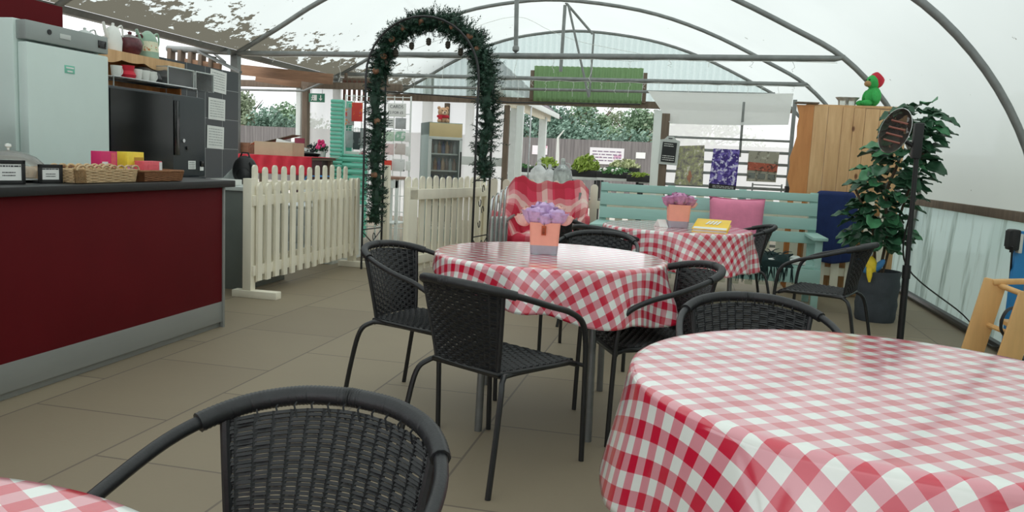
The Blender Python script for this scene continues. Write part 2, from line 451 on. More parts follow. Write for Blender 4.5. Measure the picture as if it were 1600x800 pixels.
# end wall: lintel, timber posts, sheets, corrugated gable
mb = MB(); mb.box((-1.78, Y4, EZ(2.2)), (8.5, .1, .125), bv=.008); struct(mb.build('lintel', M_timber))
mb = MB(); mb.box((-6.0, 11.6, 2.22), (3.4, .08, .1), bv=.008); struct(mb.build('lintel', M_timber))
for x, m, w in ((-3.05, M_timber, .1), (-2.82, M_white, .13), (-.53, M_white, .19), (-4.1, M_timber, .09)):
    struct(MB().box((x * S, Y4 + .02, 1.12), (w, .09, 2.24), bv=.006).build('column', m))
mb = MB(); mb.box((-5.99, 11.62, 1.1), (.08, .05, 2.2)); struct(mb.build('column', M_white))
mb = MB(); mb.box((-5.86, 11.6, 1.1), (.09, .1, 2.2), bv=.006); struct(mb.build('column', M_timber))
mb = MB(); mb.box((-3.265, Y4 + .1, 1.12), (.03, .03, 2.24)); mb.box((-3.0, Y4 + .1, 1.12), (.025, .03, 2.24)); struct(mb.build('door_1', M_steel))
def flat(name, x0, x1, z0, z1, y, m, th=0):
    mb = MB(); mb.grid(lambda u, v: Vector((x0 + (x1 - x0) * u, y + .012 * math.sin(u * 9), z0 + (z1 - z0) * v)), 24, 6)
    return mb.build(name, m)
struct(flat('wall_back', -6.9, -3.48, 0, EZ(2.16), Y4 + .05, M_endsheet))
struct(flat('wall_back', -5.8, -5.28, .9, 2.18, 11.62, M_endsheet))
struct(flat('wall_back', -.48, 2.53, 0, EZ(2.2), Y4 + .05, M_endsheet))
mb = MB(); mb.box((-4.04, Y4 + .03, 1.16), (1.08, .03, .16)); struct(mb.build('trim_1', M_palegrey))
G4 = [p for p in PROF if p.z >= 2.39]
def gable_top(x):
    for a, b in zip(G4, G4[1:]):
        if a.x <= x <= b.x: return a.z + (b.z - a.z) * (x - a.x) / (b.x - a.x)
    return 2.41
mb = MB(); X0, X1g = -5.55, 1.57
mb.grid(lambda u, v: Vector((X0 + (X1g - X0) * u, Y4 + .028 * math.cos(u * 2 * math.pi * 62), 2.36 + (gable_top(X0 + (X1g - X0) * u) - 2.36) * v)), 82 * 6, 2)
struct(mb.build('wall_gable', M_gable, ang=0))
mb = MB(); mb.grid(lambda u, v: Vector((-2.94 + 2.01 * u, Y4 - .11 + .03 * math.cos(u * 2 * math.pi * 21), EZ(2.2) + .645 * v)), 150, 2)
g = mb.build('corrugated_panel', M_greencor, ang=0); tag(g, 'green corrugated plastic panel fixed above the wide doorway', 'panel')
for x in (-2.97, -.89):
    p = MB().box((x, Y4 - .09, EZ(2.46)), (.07, .04, .54)).build('side_batten', M_timber, g)
# cross ties, struts and braces
def pipe(name, path, r, m=M_galv): return struct(MB().tube(path, r, 10).build(name, m))
def tie(y, xa, za, xb, zb, r=.028): pipe('tie_beam', [(xa, y, za), (xb - .1, y, zb), (xb, y, zb + .02)], [r, r, r * .8])
tie(Y2, -5.63, EZ(2.255), 1.36 * S, EZ(2.32), .034)
tie(Y3, -6.28, EZ(2.31), 1.42 * S, EZ(2.33), .032)
tie(Y4 - .3, -5.55, EZ(2.36), 1.2 * S, EZ(2.4), .027)
P1 = lambda x, y, Y: aty(x, y, Y)
for a, b, Y, r in (((808, -30), (806, 74), Y2, .026), ((883, 8), (876, 112), Y3, .026), ((884, 4), (926, 53), Y3 + .4, .02), ((888, 8), (920, 152), Y3 + .3, .018), ((928, 52), (921, 150), Y4 - .35, .018),
                   ((530, 108), (590, 75), Y3 + .2, .022)):
    pipe('strut', [P1(*a, Y), P1(*b, Y)], r)
mb = MB(); a = P1(806, 74, Y2); mb.lathe([(.026, .02), (.04, 0), (.04, -.035), (.012, -.06), (.012, -.13)], 10, tuple(a)); struct(mb.build('strut_fitting', M_galv))
pipe('wire', [P1(596, 143, Y4 - .9), P1(700, 150, Y4 - .9), P1(795, 160, Y4 - .9), P1(1000, 163, Y4 - .9)], .012, M_blackmetal)
# far left: roof timbers, eave pipe and braces beyond the kitchen
for a, b, Y, h_, m in (((376, 109), (520, 124), 10.2, .14, M_oldboard), ((400, 122), (470, 132), 10.9, .1, M_oldboard)):
    mb = MB(); mb.bar(P1(*a, Y), P1(*b, Y), .03, h_); struct(mb.build('roof_board', m))
pipe('eave_pipe', [P1(262, 76, 9.0), P1(358, 81, 9.0)], .04)
pipe('eave_brace', [P1(312, 64, 9.2), P1(352, 98, 9.2)], .018)
pipe('eave_brace', [P1(240, 52, 9.2), P1(232, 60, 9.2)], .015)
pipe('eave_pipe', [P1(376, 140, 11.5), P1(475, 142, 11.5), P1(526, 120, 11.3)], .018)
pipe('eave_pipe', [P1(310, 80, 8.6), P1(376, 113, 8.3)], .02)
for k in range(5):
    x = 268 + 16 * k
    struct(MB().bar(P1(x, 76 + k * 3, 9.0), P1(x - 1, 102 + k * 3, 9.0), .1, .05).build('eave_post', M_timber))
mb = MB(); mb.bar(P1(290, 98, 9.0), P1(345, 106, 9.0), .05, .1); struct(mb.build('roof_board', M_oldboard))
# kitchen wall
struct(MB().box((-4.86, 3.31, 1.12), (.08, 4.32, 2.24), bv=0).build('wall_left', M_redpanel))

# black tiled panel
def tile_mat():
    s = NT('black_tiles'); v = s.coord('Object'); sp_ = s.n('ShaderNodeSeparateXYZ'); s.l(v, sp_.inputs[0])
    cb = s.n('ShaderNodeCombineXYZ'); s.l(sp_.outputs[1], cb.inputs[0]); s.l(sp_.outputs[2], cb.inputs[1])
    br = s.n('ShaderNodeTexBrick'); s.l(cb.outputs[0], br.inputs['Vector']); br.offset = 0
    for k, q in (('Scale', 1), ('Brick Width', .3), ('Row Height', .3), ('Mortar Size', .003), ('Mortar Smooth', .2)): br.inputs[k].default_value = q
    br.inputs['Color1'].default_value = (*lin((48, 54, 58)), 1); br.inputs['Color2'].default_value = (*lin((42, 48, 52)), 1); br.inputs['Mortar'].default_value = (*lin((150, 154, 152)), 1)
    return s.done(s.bsdf(br.outputs[0], .3, 0, br.outputs['Fac'], .1))
struct(MB().box((-4.75, 6.5, 1.0), (.06, 2.6, 2.0), bv=0).build('wall_kitchen', tile_mat()))

# ------------------------------------------------------------------ outside
gz = -.07
def fence_mat():
    s = NT('feather_edge_boards'); v = s.coord('Object'); sx = s.n('ShaderNodeSeparateXYZ'); s.l(v, sx.inputs[0])
    fr = s.math('FRACT', s.math('MULTIPLY', sx.outputs[0], 8)); n = s.noise(s.coord('Object', (8, 1, .4)), 2, 3)
    c = s.ramp(n, [(.3, lin((106, 102, 102))), (.7, lin((134, 130, 128)))]); c = s.mix(s.math('LESS_THAN', fr, .08), c, lin((84, 80, 78)))
    return s.done(s.bsdf(c, .9, 0, fr, .3))
yard = MB().box((-14, 30, 1.0), (52, .05, 2.14), bv=0).build('board_fence', fence_mat())
tag(yard, 'long grey boarded fence across the far side of the yard', 'fence')
mb = MB()
for k in range(18): mb.box((-39 + k * 3, 30.06, 1.0), (.1, .1, 2.2))
mb.build('post_row', M_timber, yard)
def banner(p0, p1, label, cat, mfront, rows=0, seed=1):
    a, b = aty(*p0, 29.96), aty(*p1, 29.96)
    o = MB().box(((a.x + b.x) / 2, 29.962, (a.z + b.z) / 2), (abs(b.x - a.x), .02, abs(a.z - b.z)), bv=0).build(cat.replace(' ', '_'), mfront)
    tag(o, label, cat)
    if rows: lines(rows, a.x + .1, b.x - .1, b.z + .08, a.z - .08, lambda x, z, d: Vector((x, 29.948 - d, z)), o, mat('banner_print', (116, 96, 120), .7), seed=seed)
    return o
M_bann = speckle('banner_cloth', (222, 220, 222), [(196, 150, 176)], 1.6, (.6,))
banner((832, 227), (855, 242), 'white and pink banner on the yard fence behind the shelter posts', 'banner', speckle('pink_banner', (232, 226, 230), [(214, 130, 160)], 2.2, (.52,)))
banner((922, 230), (974, 258), 'large pale lettered banner on the yard fence at centre of doorway', 'banner', M_bann, 4, 5)
banner((994, 238), (1008, 248), 'small plain white notice on the yard fence, right of the banner', 'sign', M_paper)
banner((455, 213), (462, 222), 'small white notice on the fence seen through the left window', 'sign', M_paper)

def tree(x, y, h, r, label, m, seed, n=2600, base=.12):
    n = int(n * 1.8)
    g = random.Random(seed); t = thing('leafy_tree', label, 'tree', (x, y, gz), 0, 'trees beyond the yard fence')
    MB().tube([(0, 0, 0), (.1, .05, h * .3), (-.05, 0, h * .62)], [.22, .17, .07], 8).build('trunk', M_bark, t)
    br = MB()
    for k in range(9):
        a = g.uniform(0, 6.28); e = Vector((math.cos(a) * r * .75, math.sin(a) * r * .5, h * g.uniform(.55, .98)))
        br.tube([(0, 0, h * g.uniform(.25, .5)), e * .6 + Vector((0, 0, h * .2)), e], [.07, .04, .012], 5)
    br.build('branches', M_bark, t)
    lumps = []
    for k in range(40):
        a = g.uniform(0, 6.28); q = math.sqrt(g.random()); z = g.uniform(base, .92)
        w = math.sin(math.pi * min(1, (z - base + .12) / (1.02 - base))) ** .5
        lumps.append((Vector((math.cos(a) * q * r * w, math.sin(a) * q * r * .6 * w, z * h)), g.uniform(.2, .38) * r))
    mb = MB()
    for k in range(n):
        c, lr = lumps[k % 40]
        d = Vector((g.gauss(0, 1), g.gauss(0, 1), g.gauss(0, .8))).normalized() * lr * g.random() ** .4
        p = c + d; s_ = g.uniform(.05, .115); ax = Vector((g.gauss(0, 1), g.gauss(0, 1), g.gauss(0, 1))).normalized(); b = ax.orthogonal().normalized(); e = ax.cross(b)
        mb._add([p + b * s_, p + e * s_ * .6, p - b * s_, p - e * s_ * .6], [(0, 1, 2, 3)], False)
    mb.build('foliage', m, t, ang=0); return t
def tree_at(px, py, Y, r, *rest):
    p = aty(px, py, Y); tree(p.x, Y, p.z - gz, r, *rest)
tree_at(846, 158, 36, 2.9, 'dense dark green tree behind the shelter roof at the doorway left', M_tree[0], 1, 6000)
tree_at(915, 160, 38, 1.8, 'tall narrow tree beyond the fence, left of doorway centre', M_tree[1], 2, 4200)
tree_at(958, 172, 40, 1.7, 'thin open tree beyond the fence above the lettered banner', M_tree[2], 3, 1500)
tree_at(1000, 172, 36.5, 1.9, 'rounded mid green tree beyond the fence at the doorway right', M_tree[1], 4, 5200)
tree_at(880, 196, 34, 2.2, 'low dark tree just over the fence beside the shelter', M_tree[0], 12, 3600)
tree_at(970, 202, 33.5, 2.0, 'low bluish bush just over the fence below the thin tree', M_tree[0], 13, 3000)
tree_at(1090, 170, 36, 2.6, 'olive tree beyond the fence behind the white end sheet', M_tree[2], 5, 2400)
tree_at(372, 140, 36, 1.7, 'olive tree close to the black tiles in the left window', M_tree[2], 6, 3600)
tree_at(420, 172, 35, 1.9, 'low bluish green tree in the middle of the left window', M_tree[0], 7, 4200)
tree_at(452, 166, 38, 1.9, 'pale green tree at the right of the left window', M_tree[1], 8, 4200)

g = random.Random(77); hd_ = thing('added_shade_hedge', 'long hedge added outside to shade the dirty plastic side wall', 'hedge', (5.6, 5, gz))  # added hedge, dims the daylight reaching the right side of the cover
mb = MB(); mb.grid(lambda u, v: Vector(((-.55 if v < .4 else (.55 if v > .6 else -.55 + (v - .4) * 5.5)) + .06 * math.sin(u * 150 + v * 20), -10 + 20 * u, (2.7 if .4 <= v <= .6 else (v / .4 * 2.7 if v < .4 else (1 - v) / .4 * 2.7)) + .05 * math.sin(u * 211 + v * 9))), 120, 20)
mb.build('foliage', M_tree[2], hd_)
# shelter with tiled roof
def shelter():
    E1, E2 = aty(800, 148, 16), aty(872, 187, 23.4); d = (E2 - E1); d.z = 0; L = d.length; d.normalize(); rz = math.atan2(d.y, d.x); z = E1.z - gz
    t = thing('open_shelter', 'open timber shelter with grey tiled roof outside the doorway', 'shelter', (E1.x, E1.y, gz), rz)   # eave along local x, roof rising towards local y
    for px in (821, 861):
        f = min(range(101), key=lambda k: abs((E1 + d * L * k / 100).x / (E1 + d * L * k / 100).y - ray(px, 220).x / ray(px, 220).y)) / 100
        MB().box((L * f, .25, z / 2 - .05), (.2, .2, z - .1), bv=.01).build('post', M_palegrey, t)
    MB().box((L / 2 - 1, .25, z - .06), (L + 1.6, .12, .2), bv=.01).build('beam', M_cream, t)
    MB().box((L / 2 - 1, -.02, z + .0), (L + 2, .03, .14)).build('fascia', M_palegrey, t)
    for f in (.0, .5, 1.0): MB().box((L * f, 1.75, z / 2 + .6), (.18, .18, z + 1.2)).build('rear_post', M_palegrey, t)
    mb = MB(); nx = int((L + 2) / .3); c_, s_ = math.cos(R(40)), math.sin(R(40))
    for r_ in range(10):
        for c in range(nx):
            mb.box((-1 - L * 0 + c * .3 - (r_ % 2) * .15 - .0, .1 + r_ * .26 * c_, z + .08 + r_ * .26 * s_), (.29, .3, .03), (R(40 - 4), 0, 0), bv=.004)
    mb.build('tiled_roof', mat('grey_roof_tile', (92, 86, 92), .8, 0, .2, 6, .2), t)
shelter()
def foliage_bm(mb, g, n, rx, ry, rz, s0, s1, c=(0, 0, 0)):
    for k in range(n):
        d = Vector((g.gauss(0, 1), g.gauss(0, 1), abs(g.gauss(0, 1)))).normalized() * g.random() ** .35
        p = Vector((d.x * rx, d.y * ry, d.z * rz)) + Vector(c); s_ = g.uniform(s0, s1)
        ax = Vector((g.gauss(0, 1), g.gauss(0, 1), g.gauss(0, .6))).normalized(); b = ax.orthogonal().normalized(); e = ax.cross(b)
        mb._add([p + b * s_, p + e * s_ * .5, p - b * s_, p - e * s_ * .5], [(0, 1, 2, 3)], False)
    return mb
def trolley(px0, px1, ytop, Y, label):
    a, b = aty(px0, ytop, Y), aty(px1, ytop, Y); w = b.x - a.x; z = (a.z + b.z) / 2 - gz
    t = thing('plant_stand', label, 'plant stand', ((a.x + b.x) / 2, Y, gz))
    for sx in (-1, 1):
        for sy in (-1, 1): MB().box((sx * (w / 2 - .03), sy * .4, z / 2), (.05, .05, z)).build('leg', M_blackmetal, t)
    MB().box((0, 0, z - .03), (w, .9, .06)).build('shelf', M_palegrey, t)
    MB().box((0, 0, z * .5), (w, .85, .05)).build('shelf', M_black, t)
    return t
for args in ((888, 936, 276, 17.5, 'plant stand under the bright green shrub tray outside'), (936, 1000, 278, 17.0, 'plant stand under the dark green bedding tray outside'),
             (798, 872, 270, 19.6, 'plant stand below the shelter posts outside'), (1000, 1028, 282, 17.0, 'plant stand nearest the white door post on the right outside')): trolley(*args)
def plant(px0, px1, ybase, ytop, Y, label, m, seed, n=420, flower=None, tray=True):
    a, b = aty(px0, ybase, Y), aty(px1, ybase, Y); w = b.x - a.x; h = aty(px0, ytop, Y).z - a.z; g = random.Random(seed)
    t = thing('bedding_plant', label, 'plant', ((a.x + b.x) / 2, Y, (a.z + b.z) / 2), 0, 'plants on the stands outside')
    if tray: MB().box((0, 0, .07), (w, .5, .14), bv=.01).build('tray', M_black, t)
    foliage_bm(MB(), g, n, w / 2, .35, h - .1, .03, .07, (0, 0, .12)).build('foliage', m, t, ang=0)
    if flower:
        mb = MB()
        for k in range(14): mb.ball((g.uniform(-w / 2, w / 2) * .9, g.uniform(-.3, .1), g.uniform(.5, 1) * h), .035, 6)
        mb.build('blossoms', flower, t)
plant(892, 937, 276, 243, 17.3, 'bright yellow green shrub in a black tray, centre of doorway', M_grass, 1, 650)
plant(934, 985, 279, 264, 16.8, 'low dark green bedding tray with white flowers', M_shrub, 2, 500, M_ceramic)
plant(950, 1000, 272, 250, 17.35, 'pale feathery plant behind the dark green bedding tray', mat('pale_foliage', (176, 184, 140), .7, 0, .3, 20), 3, 300)
plant(980, 1016, 284, 273, 16.5, 'small yellow green plant in a tray near the white door post', M_grass, 4, 320)
plant(836, 872, 270, 246, 20, 'yellow green shrub between the shelter posts', M_grass, 5, 420)
plant(800, 832, 270, 258, 20, 'small leafy plants left of the shelter post', M_shrub, 6, 300, M_ceramic)
plant(848, 872, 268, 257, 19.4, 'low bright plant tray right of the shelter post', M_grass, 7, 260)
mb = MB(); a = aty(872, 215, 21); b = aty(871, 245, 21); mb.tube([Vector((b.x, b.y, gz)), b, a, a + Vector((.15, 0, .2))], [.055, .05, .03, .01], 6)
tag(mb.build('young_tree_stem', M_ceramic), 'pale thin sapling stem outside right of the shelter', 'sapling')

# ------------------------------------------------------------------ bistro chairs
def back_surf(u, v):
    x = u * (.165 + .042 * v); yb = -.212 + .012 * u * u; yt = -.318 + .08 * u * u
    vv = v ** 1.15
    return Vector((x, yb + (yt - yb) * vv, .44 + v * (.318 - .022 * u * u)))
def seat_surf(u, v):
    y = -.205 + .42 * v; hw = .175 + .05 * min(1, v * 1.4)
    return Vector((u * hw, y, .438 - .012 * (1 - u * u) * math.sin(math.pi * v) - (.018 * max(0, (v - .9) / .1) ** 2)))
def weave(surf, rows, cols, seg, rw, amp, axis_rows=True):
    mb = MB(); eps = 1e-3
    def nrm(u, v):
        a = surf(min(u + eps, 1), v) - surf(max(u - eps, -1), v); b = surf(u, min(v + eps, 1)) - surf(u, max(v - eps, 0)); return a.cross(b).normalized()
    for r_ in range(rows):
        v = (r_ + .5) / rows; path = []
        for k in range(seg + 1):
            u = -1 + 2 * k / seg; ph = math.cos(math.pi * (u + 1) / 2 * cols + math.pi * (r_ // 2 % 2))
            path.append(surf(u, v) + nrm(u, v) * amp * ph)
        mb.tube(path, rw, 4, cap=False)
    for c in range(cols):
        u = -1 + 2 * (c + .5) / cols
        mb.tube([surf(u, k / 8) for k in range(9)], rw * 1.2, 4, cap=False)
    return mb
HOOP_R = spline([(.262, .245, 0), (.262, .238, .3), (.262, .228, .50), (.263, .195, .595), (.267, .10, .65), (.27, -.03, .688), (.25, -.16, .728), (.19, -.262, .758), (.10, -.318, .774), (0, -.335, .778)], 6)
HOOP = HOOP_R + [Vector((-p.x, p.y, p.z)) for p in reversed(HOOP_R[:-1])]
def make_chair(label, group):
    t = thing('bistro_chair', label, 'chair', group=group)
    mb = weave(back_surf, 42, 14, 42, .0043, .003)
    for s in (-1, 1):
        mb.tube([back_surf(s, k / 8) for k in range(9)], .0095, 8)
        for k in range(9): mb.tube([back_surf(s * (.97 - .0), (k + .5) / 9), back_surf(s * .8, (k + .5) / 9)], .004, 4)
    for k in range(13):   # lashings up to the hoop
        u = -.9 + 1.8 * k / 12; p = back_surf(u, 1); q = Vector((p.x * 1.02, p.y - .012, p.z + .024))
        mb.tube([back_surf(u, .95), p + Vector((.006, .004, .006)), q], .0022, 4)
    mb.build('backrest', M_wicker, t)
    mb = weave(seat_surf, 50, 15, 40, .0040, .003)
    mb.build('seat', M_wicker, t)
    mb = MB(); rim = [seat_surf(-1, k / 8) for k in range(9)] + [seat_surf(u, 1) for u in (-.5, 0, .5)] + [seat_surf(1, k / 8) for k in range(8, -1, -1)] + [seat_surf(0, 0)]
    mb.tube([p - Vector((0, 0, .008)) for p in rim], .0105, 8, closed=True); mb.build('seat_frame', M_blackmetal, t)
    # hoop: arms and back rail in one bent tube, wrapped with cane over the back
    iA = next(i for i, p in enumerate(HOOP) if p.z > .5); hp = HOOP[iA:len(HOOP) - iA]
    mb = MB(); mb.tube(hp, .0125, 10)
    w = [p for p in HOOP if p.y < -.19]; ww = []; rr = []
    for a, b in zip(w, w[1:]):
        for k in range(5): ww.append(a.lerp(b, k / 5)); rr.append(.0178 + .0012 * ((len(ww) % 2)))
    mb.tube(ww, rr, 10); mb.build('arm_hoop', M_wicker, t)
    for s in (-1, 1):
        MB().tube([Vector((p.x * s, p.y, p.z)) for p in HOOP_R[:iA + 1]], .0115, 8).build('leg', M_blackmetal, t)
        path = spline([(s * .222, .19, .424), (s * .185, -.14, .424), (s * .20, -.21, .415), (s * .228, -.25, .37), (s * .243, -.285, .22), (s * .252, -.325, 0)], 5)
        MB().tube(path, .0115, 8).build('leg', M_blackmetal, t)
    MB().tube([(-.262, .228, .412), (.262, .228, .412)], .009, 8).build('stretcher', M_blackmetal, t)
    MB().tube([(-.19, -.19, .418), (.19, -.19, .418)], .009, 8).build('stretcher', M_blackmetal, t)
    return t
CHAIRS = [  # x, y, facing (x, y), label
    (-.70, 3.125, (.47, .88), 'black wicker chair with its back turned, at the near left of the middle gingham table'),
    (-1.2, 3.72, (.96, -.28), 'black wicker chair standing side on at the left of the middle table'),
    (-.55, 5.0, (-.06, -1), 'black wicker chair behind the middle table, only its rail over the tabletop'),
    (-.50, 6.0, (.52, .85), 'black wicker chair pushed in at the left of the far gingham table'),
    (-.15, 3.76, (-.9, -.40), 'black wicker chair pulled up to the right end of the middle table'),
    (.28, 2.69, (.12, -1), 'black wicker chair behind the large near table, rail over its edge'),
    (-.612, 1.04, (-.06, -1), 'nearest black wicker chair, its woven back cut by the photo bottom'),
    (.40, 6.95, (-.95, -.1), 'black wicker chair at the right end of the far table before the pink cushion'),
    (.95, 5.86, (-.92, .38), 'black wicker chair standing alone, side on, in front of the plant pot'),
    (-.98, 6.9, (.5, .85), 'black wicker chair half hidden behind the flower pot, before the tartan throw'),
]
chair0 = make_chair(CHAIRS[0][3], 'black wicker bistro chairs')
for i, (x, y, fc, lb) in enumerate(CHAIRS):
    o = chair0 if i == 0 else dup(chair0)
    o['label'] = lb; o.location = (x, y, 0); o.rotation_euler = (0, 0, math.atan2(fc[1], fc[0]) - math.pi / 2)

# ------------------------------------------------------------------ tables and their cloths
def make_table(x, y, r, top, feet, label):
    t = thing('round_table', label, 'table', (x, y, 0), 0, 'round cafe tables')
    MB().lathe([(0, top - .03), (r - .02, top - .03), (r, top - .02), (r, top - .008), (r - .006, top - .002), (0, top - .002)], 48).build('tabletop', M_greytube, t)
    MB().lathe([(.30, top - .06), (.32, top - .06), (.32, top - .03), (.30, top - .03)], 32).build('underframe', M_greytube, t)
    for a in feet:
        c, s = math.cos(R(a)), math.sin(R(a))
        path = spline([(.30 * c, .30 * s, top - .045), (.40 * c, .40 * s, top - .09), (.455 * c, .455 * s, top - .19), (.475 * c, .475 * s, top - .36), (.485 * c, .485 * s, 0)], 5)
        MB().tube(path, .0175, 10).build('leg', M_greytube, t)
    return t
def make_cloth(x, y, r, top, rad, shift, rot, label, folds, seed, flare=.12, n=110):
    g = random.Random(seed); ph = [g.uniform(0, 6.28) for _ in range(4)]; cr_, sr_ = math.cos(R(rot)), math.sin(R(rot))
    zt = top + .002
    def uvp(u, v):   # disc parametrisation: u around, v out
        a = u * 2 * math.pi; d = v * rad; return d * math.cos(a) + shift[0] * v, d * math.sin(a) + shift[1] * v
    def pos(u, v):
        px, py = uvp(u, v); rr = math.hypot(px, py); a = math.atan2(py, px)
        if rr <= r: return Vector((px, py, zt))
        d = rr - r; b = .018
        if d < b * 1.57:
            th = d / b; R_ = r + b * math.sin(th); z = zt - b * (1 - math.cos(th)); e = 0
        else:
            e = d - b * 1.57; R_ = r + b + e * flare; z = zt - b - e
        f = math.cos(folds * a + ph[0] + .5 * math.sin(2 * a + ph[1])) * .6 + math.cos((folds + 4) * a + ph[2]) * .3 + math.cos(2 * folds * a + ph[3]) * .14
        k = min(1, e / .16); R_ += k * (.034 * f + .012 * abs(f)) * (e / .2) ** .7 if e > 0 else 0
        a2 = a + k * .02 * math.sin(folds * a + ph[1])
        return Vector((R_ * math.cos(a2), R_ * math.sin(a2), z + .012 * math.cos(folds * a) * k))
    def uvf(u, v):
        px, py = uvp(u, v); return (px * cr_ + py * sr_ + 5.0, -px * sr_ + py * cr_ + 5.0)
    mb = MB(); mb.grid(pos, 200, 70, uvf)
    bmesh.ops.remove_doubles(mb.b, verts=mb.b.verts[:], dist=1e-5)
    o = mb.build('tablecloth', M_ging, ang=0, solid=.0016); o.location = (x, y, 0)
    return tag(o, label, 'tablecloth', 'red gingham tablecloths')
T1 = (-.635, 3.86, .55, .78); T2 = (.49, 1.94, .58, .765); T3 = (-.06, 6.3, .55, .775); T4 = (-.88, .31, .60, .755)
make_table(*T1, (243, 305, 60, 140), 'round table in the middle under gingham, on bent grey legs')
make_table(*T2, (30, 120, 210, 300), 'large round table nearest on the right under gingham')
make_table(*T3, (330, 60, 150, 240), 'round table farthest back, before the aqua bench')
make_table(*T4, (45, 135, 225, 315), 'round table at the very bottom left corner')
make_cloth(*T1, .725, (.095, -.03), -35, 'red and white gingham cloth on the middle table with the flower pot', 9, 3)
make_cloth(*T2, .83, (-.02, 0), 33, 'long red and white gingham cloth on the large bare near table', 8, 5, .2)
make_cloth(*T3, .80, (.05, -.03), -15, 'red and white gingham cloth on the far table with the yellow book', 10, 8)
make_cloth(*T4, .9, (0, 0), 60, 'corner of a red and white gingham cloth at the bottom left', 8, 11)

# ------------------------------------------------------------------ flower pots
def rose(mb, c, r, g):
    """petals wrapped round a ball, the outer ones opening"""
    c = Vector(c)
    for ring, (n, k, end, flare) in enumerate(((3, .3, 8, 0), (5, .46, 16, .02), (6, .6, 26, .05), (8, .74, 36, .1), (9, .88, 52, .16), (9, 1.0, 74, .24))):
        for q in range(n):
            a = 6.283 * q / n + ring * .7 + g.uniform(-.2, .2); end_ = end + g.uniform(-12, 12); k_ = k * g.uniform(.93, 1.07)
            def fn(u, v, a=a, n=n, k=k_, end=end_, flare=flare):
                th = R(165 + (end - 165) * v); w = (u - .5) * (6.283 / n) * 1.35; e = max(0, v - .7) / .3
                rad = r * k * (1 + flare * e * e) * (1 + .04 * math.sin(u * 9 + q)); z = math.cos(th) * r * k * .95 - .06 * r * e * (2 * abs(u - .5)) ** 2
                return c + Vector((math.cos(a + w) * rad * math.sin(th), math.sin(a + w) * rad * math.sin(th), z))
            mb.grid(fn, 5, 6)
def rounded(s, rad, n=5):
    return [(sx * (s - rad) + rad * math.cos(a), sy * (s - rad) + rad * math.sin(a)) for sx, sy, a0 in ((1, 1, 0), (-1, 1, 90), (-1, -1, 180), (1, -1, 270)) for a in [R(a0 + 90 * k / n) for k in range(n + 1)]]
def square_pot(mb, z0, z1, s0, s1, lip=None):
    rings = [(z0, s0), (z1, s1)]; m = None; verts = []; faces = []
    if lip: rings += [(z1, s1 - .006), (z1 - .03, s1 - .008)]
    for z, s in rings:
        q = rounded(s, .018); m = len(q); verts += [Vector((a, b, z)) for a, b in q]
    for i in range(len(rings) - 1):
        for k in range(m): faces.append((i * m + k, i * m + (k + 1) % m, (i + 1) * m + (k + 1) % m, (i + 1) * m + k))
    faces.append(tuple(range(m - 1, -1, -1))); faces.append(tuple((len(rings) - 1) * m + k for k in range(m)))
    mb._add(verts, faces); return mb
def flower_pot(loc, rz, blooms, label, s=1.0, tagged=False):
    t = thing('flower_pot', label, 'flower pot', loc, rz, 'square pots of artificial roses'); t.scale = (s, s, s)
    square_pot(MB(), .0, .044, .066, .069).build('base_band', M_potgrey, t)
    square_pot(MB(), .044, .155, .069, .075, True).build('pot', M_peach, t)
    g = random.Random(3)
    for (x, y, z, r, m) in blooms:
        mb = MB(); rose(mb, (x, y, z), r, g); mb.build('bloom', m, t, ang=0)
    mb = MB()
    for k in range(12):
        a = k * .55; p = Vector((math.cos(a) * .075, math.sin(a) * .06, .165)); q = p + Vector((math.cos(a) * .05, math.sin(a) * .04, .01)); w = Vector((-math.sin(a), math.cos(a), 0)) * .014
        mb.quad(p, (p + q) / 2 + w, q, (p + q) / 2 - w)
    mb.build('leaves', mat('pale_leaf', (176, 188, 150), .6, 0, .15, 30), t, ang=0)
    if tagged:
        hang = MB().box((-.005, -.081, .118), (.022, .003, .046), (R(4), 0, 0), bv=.001).build('hang_tag', mat('rust_tag', (176, 78, 40), .6, 0, .2, 60), t)
        MB().tube([(-.005, -.081, .141), (-.004, -.079, .165)], .001, 4).build('string', M_bark, hang)
        lines(5, -.012, .003, .1, .138, lambda x, z, d: Vector((x, -.0828 - d, z)), hang, M_black, seed=2, th=.0006)
    return t
p1 = aty(850, 384, 3.88)
flower_pot((p1.x, 3.88, T1[3] + .004), R(10), [(-.05, -.03, .195, .056, M_lilac), (.05, -.03, .19, .052, M_lilac), (-.005, .03, .215, .056, M_lilac), (-.105, -.005, .168, .04, M_blush), (.098, .01, .172, .036, M_blush), (.045, .055, .205, .048, M_blush), (-.07, .06, .195, .046, M_blush), (.0, -.055, .178, .04, M_lilac)],
           'peach square pot of lilac roses with a hanging tag on the middle table', 1.0, True)
p3 = aty(1059, 345, 6.25)
M_mauve = mat('mauve_petal', (208, 150, 188), .6, 0, .2, 60)
flower_pot((p3.x, 6.25, T3[3] + .004), R(8), [(-.06, -.01, .185, .05, M_mauve), (.06, 0, .185, .05, M_mauve), (0, -.04, .195, .052, M_mauve), (0, .05, .205, .05, M_mauve), (.095, .02, .16, .03, M_blush)],
           'peach square pot of mauve blooms on the far table beside the yellow book', 1.12)
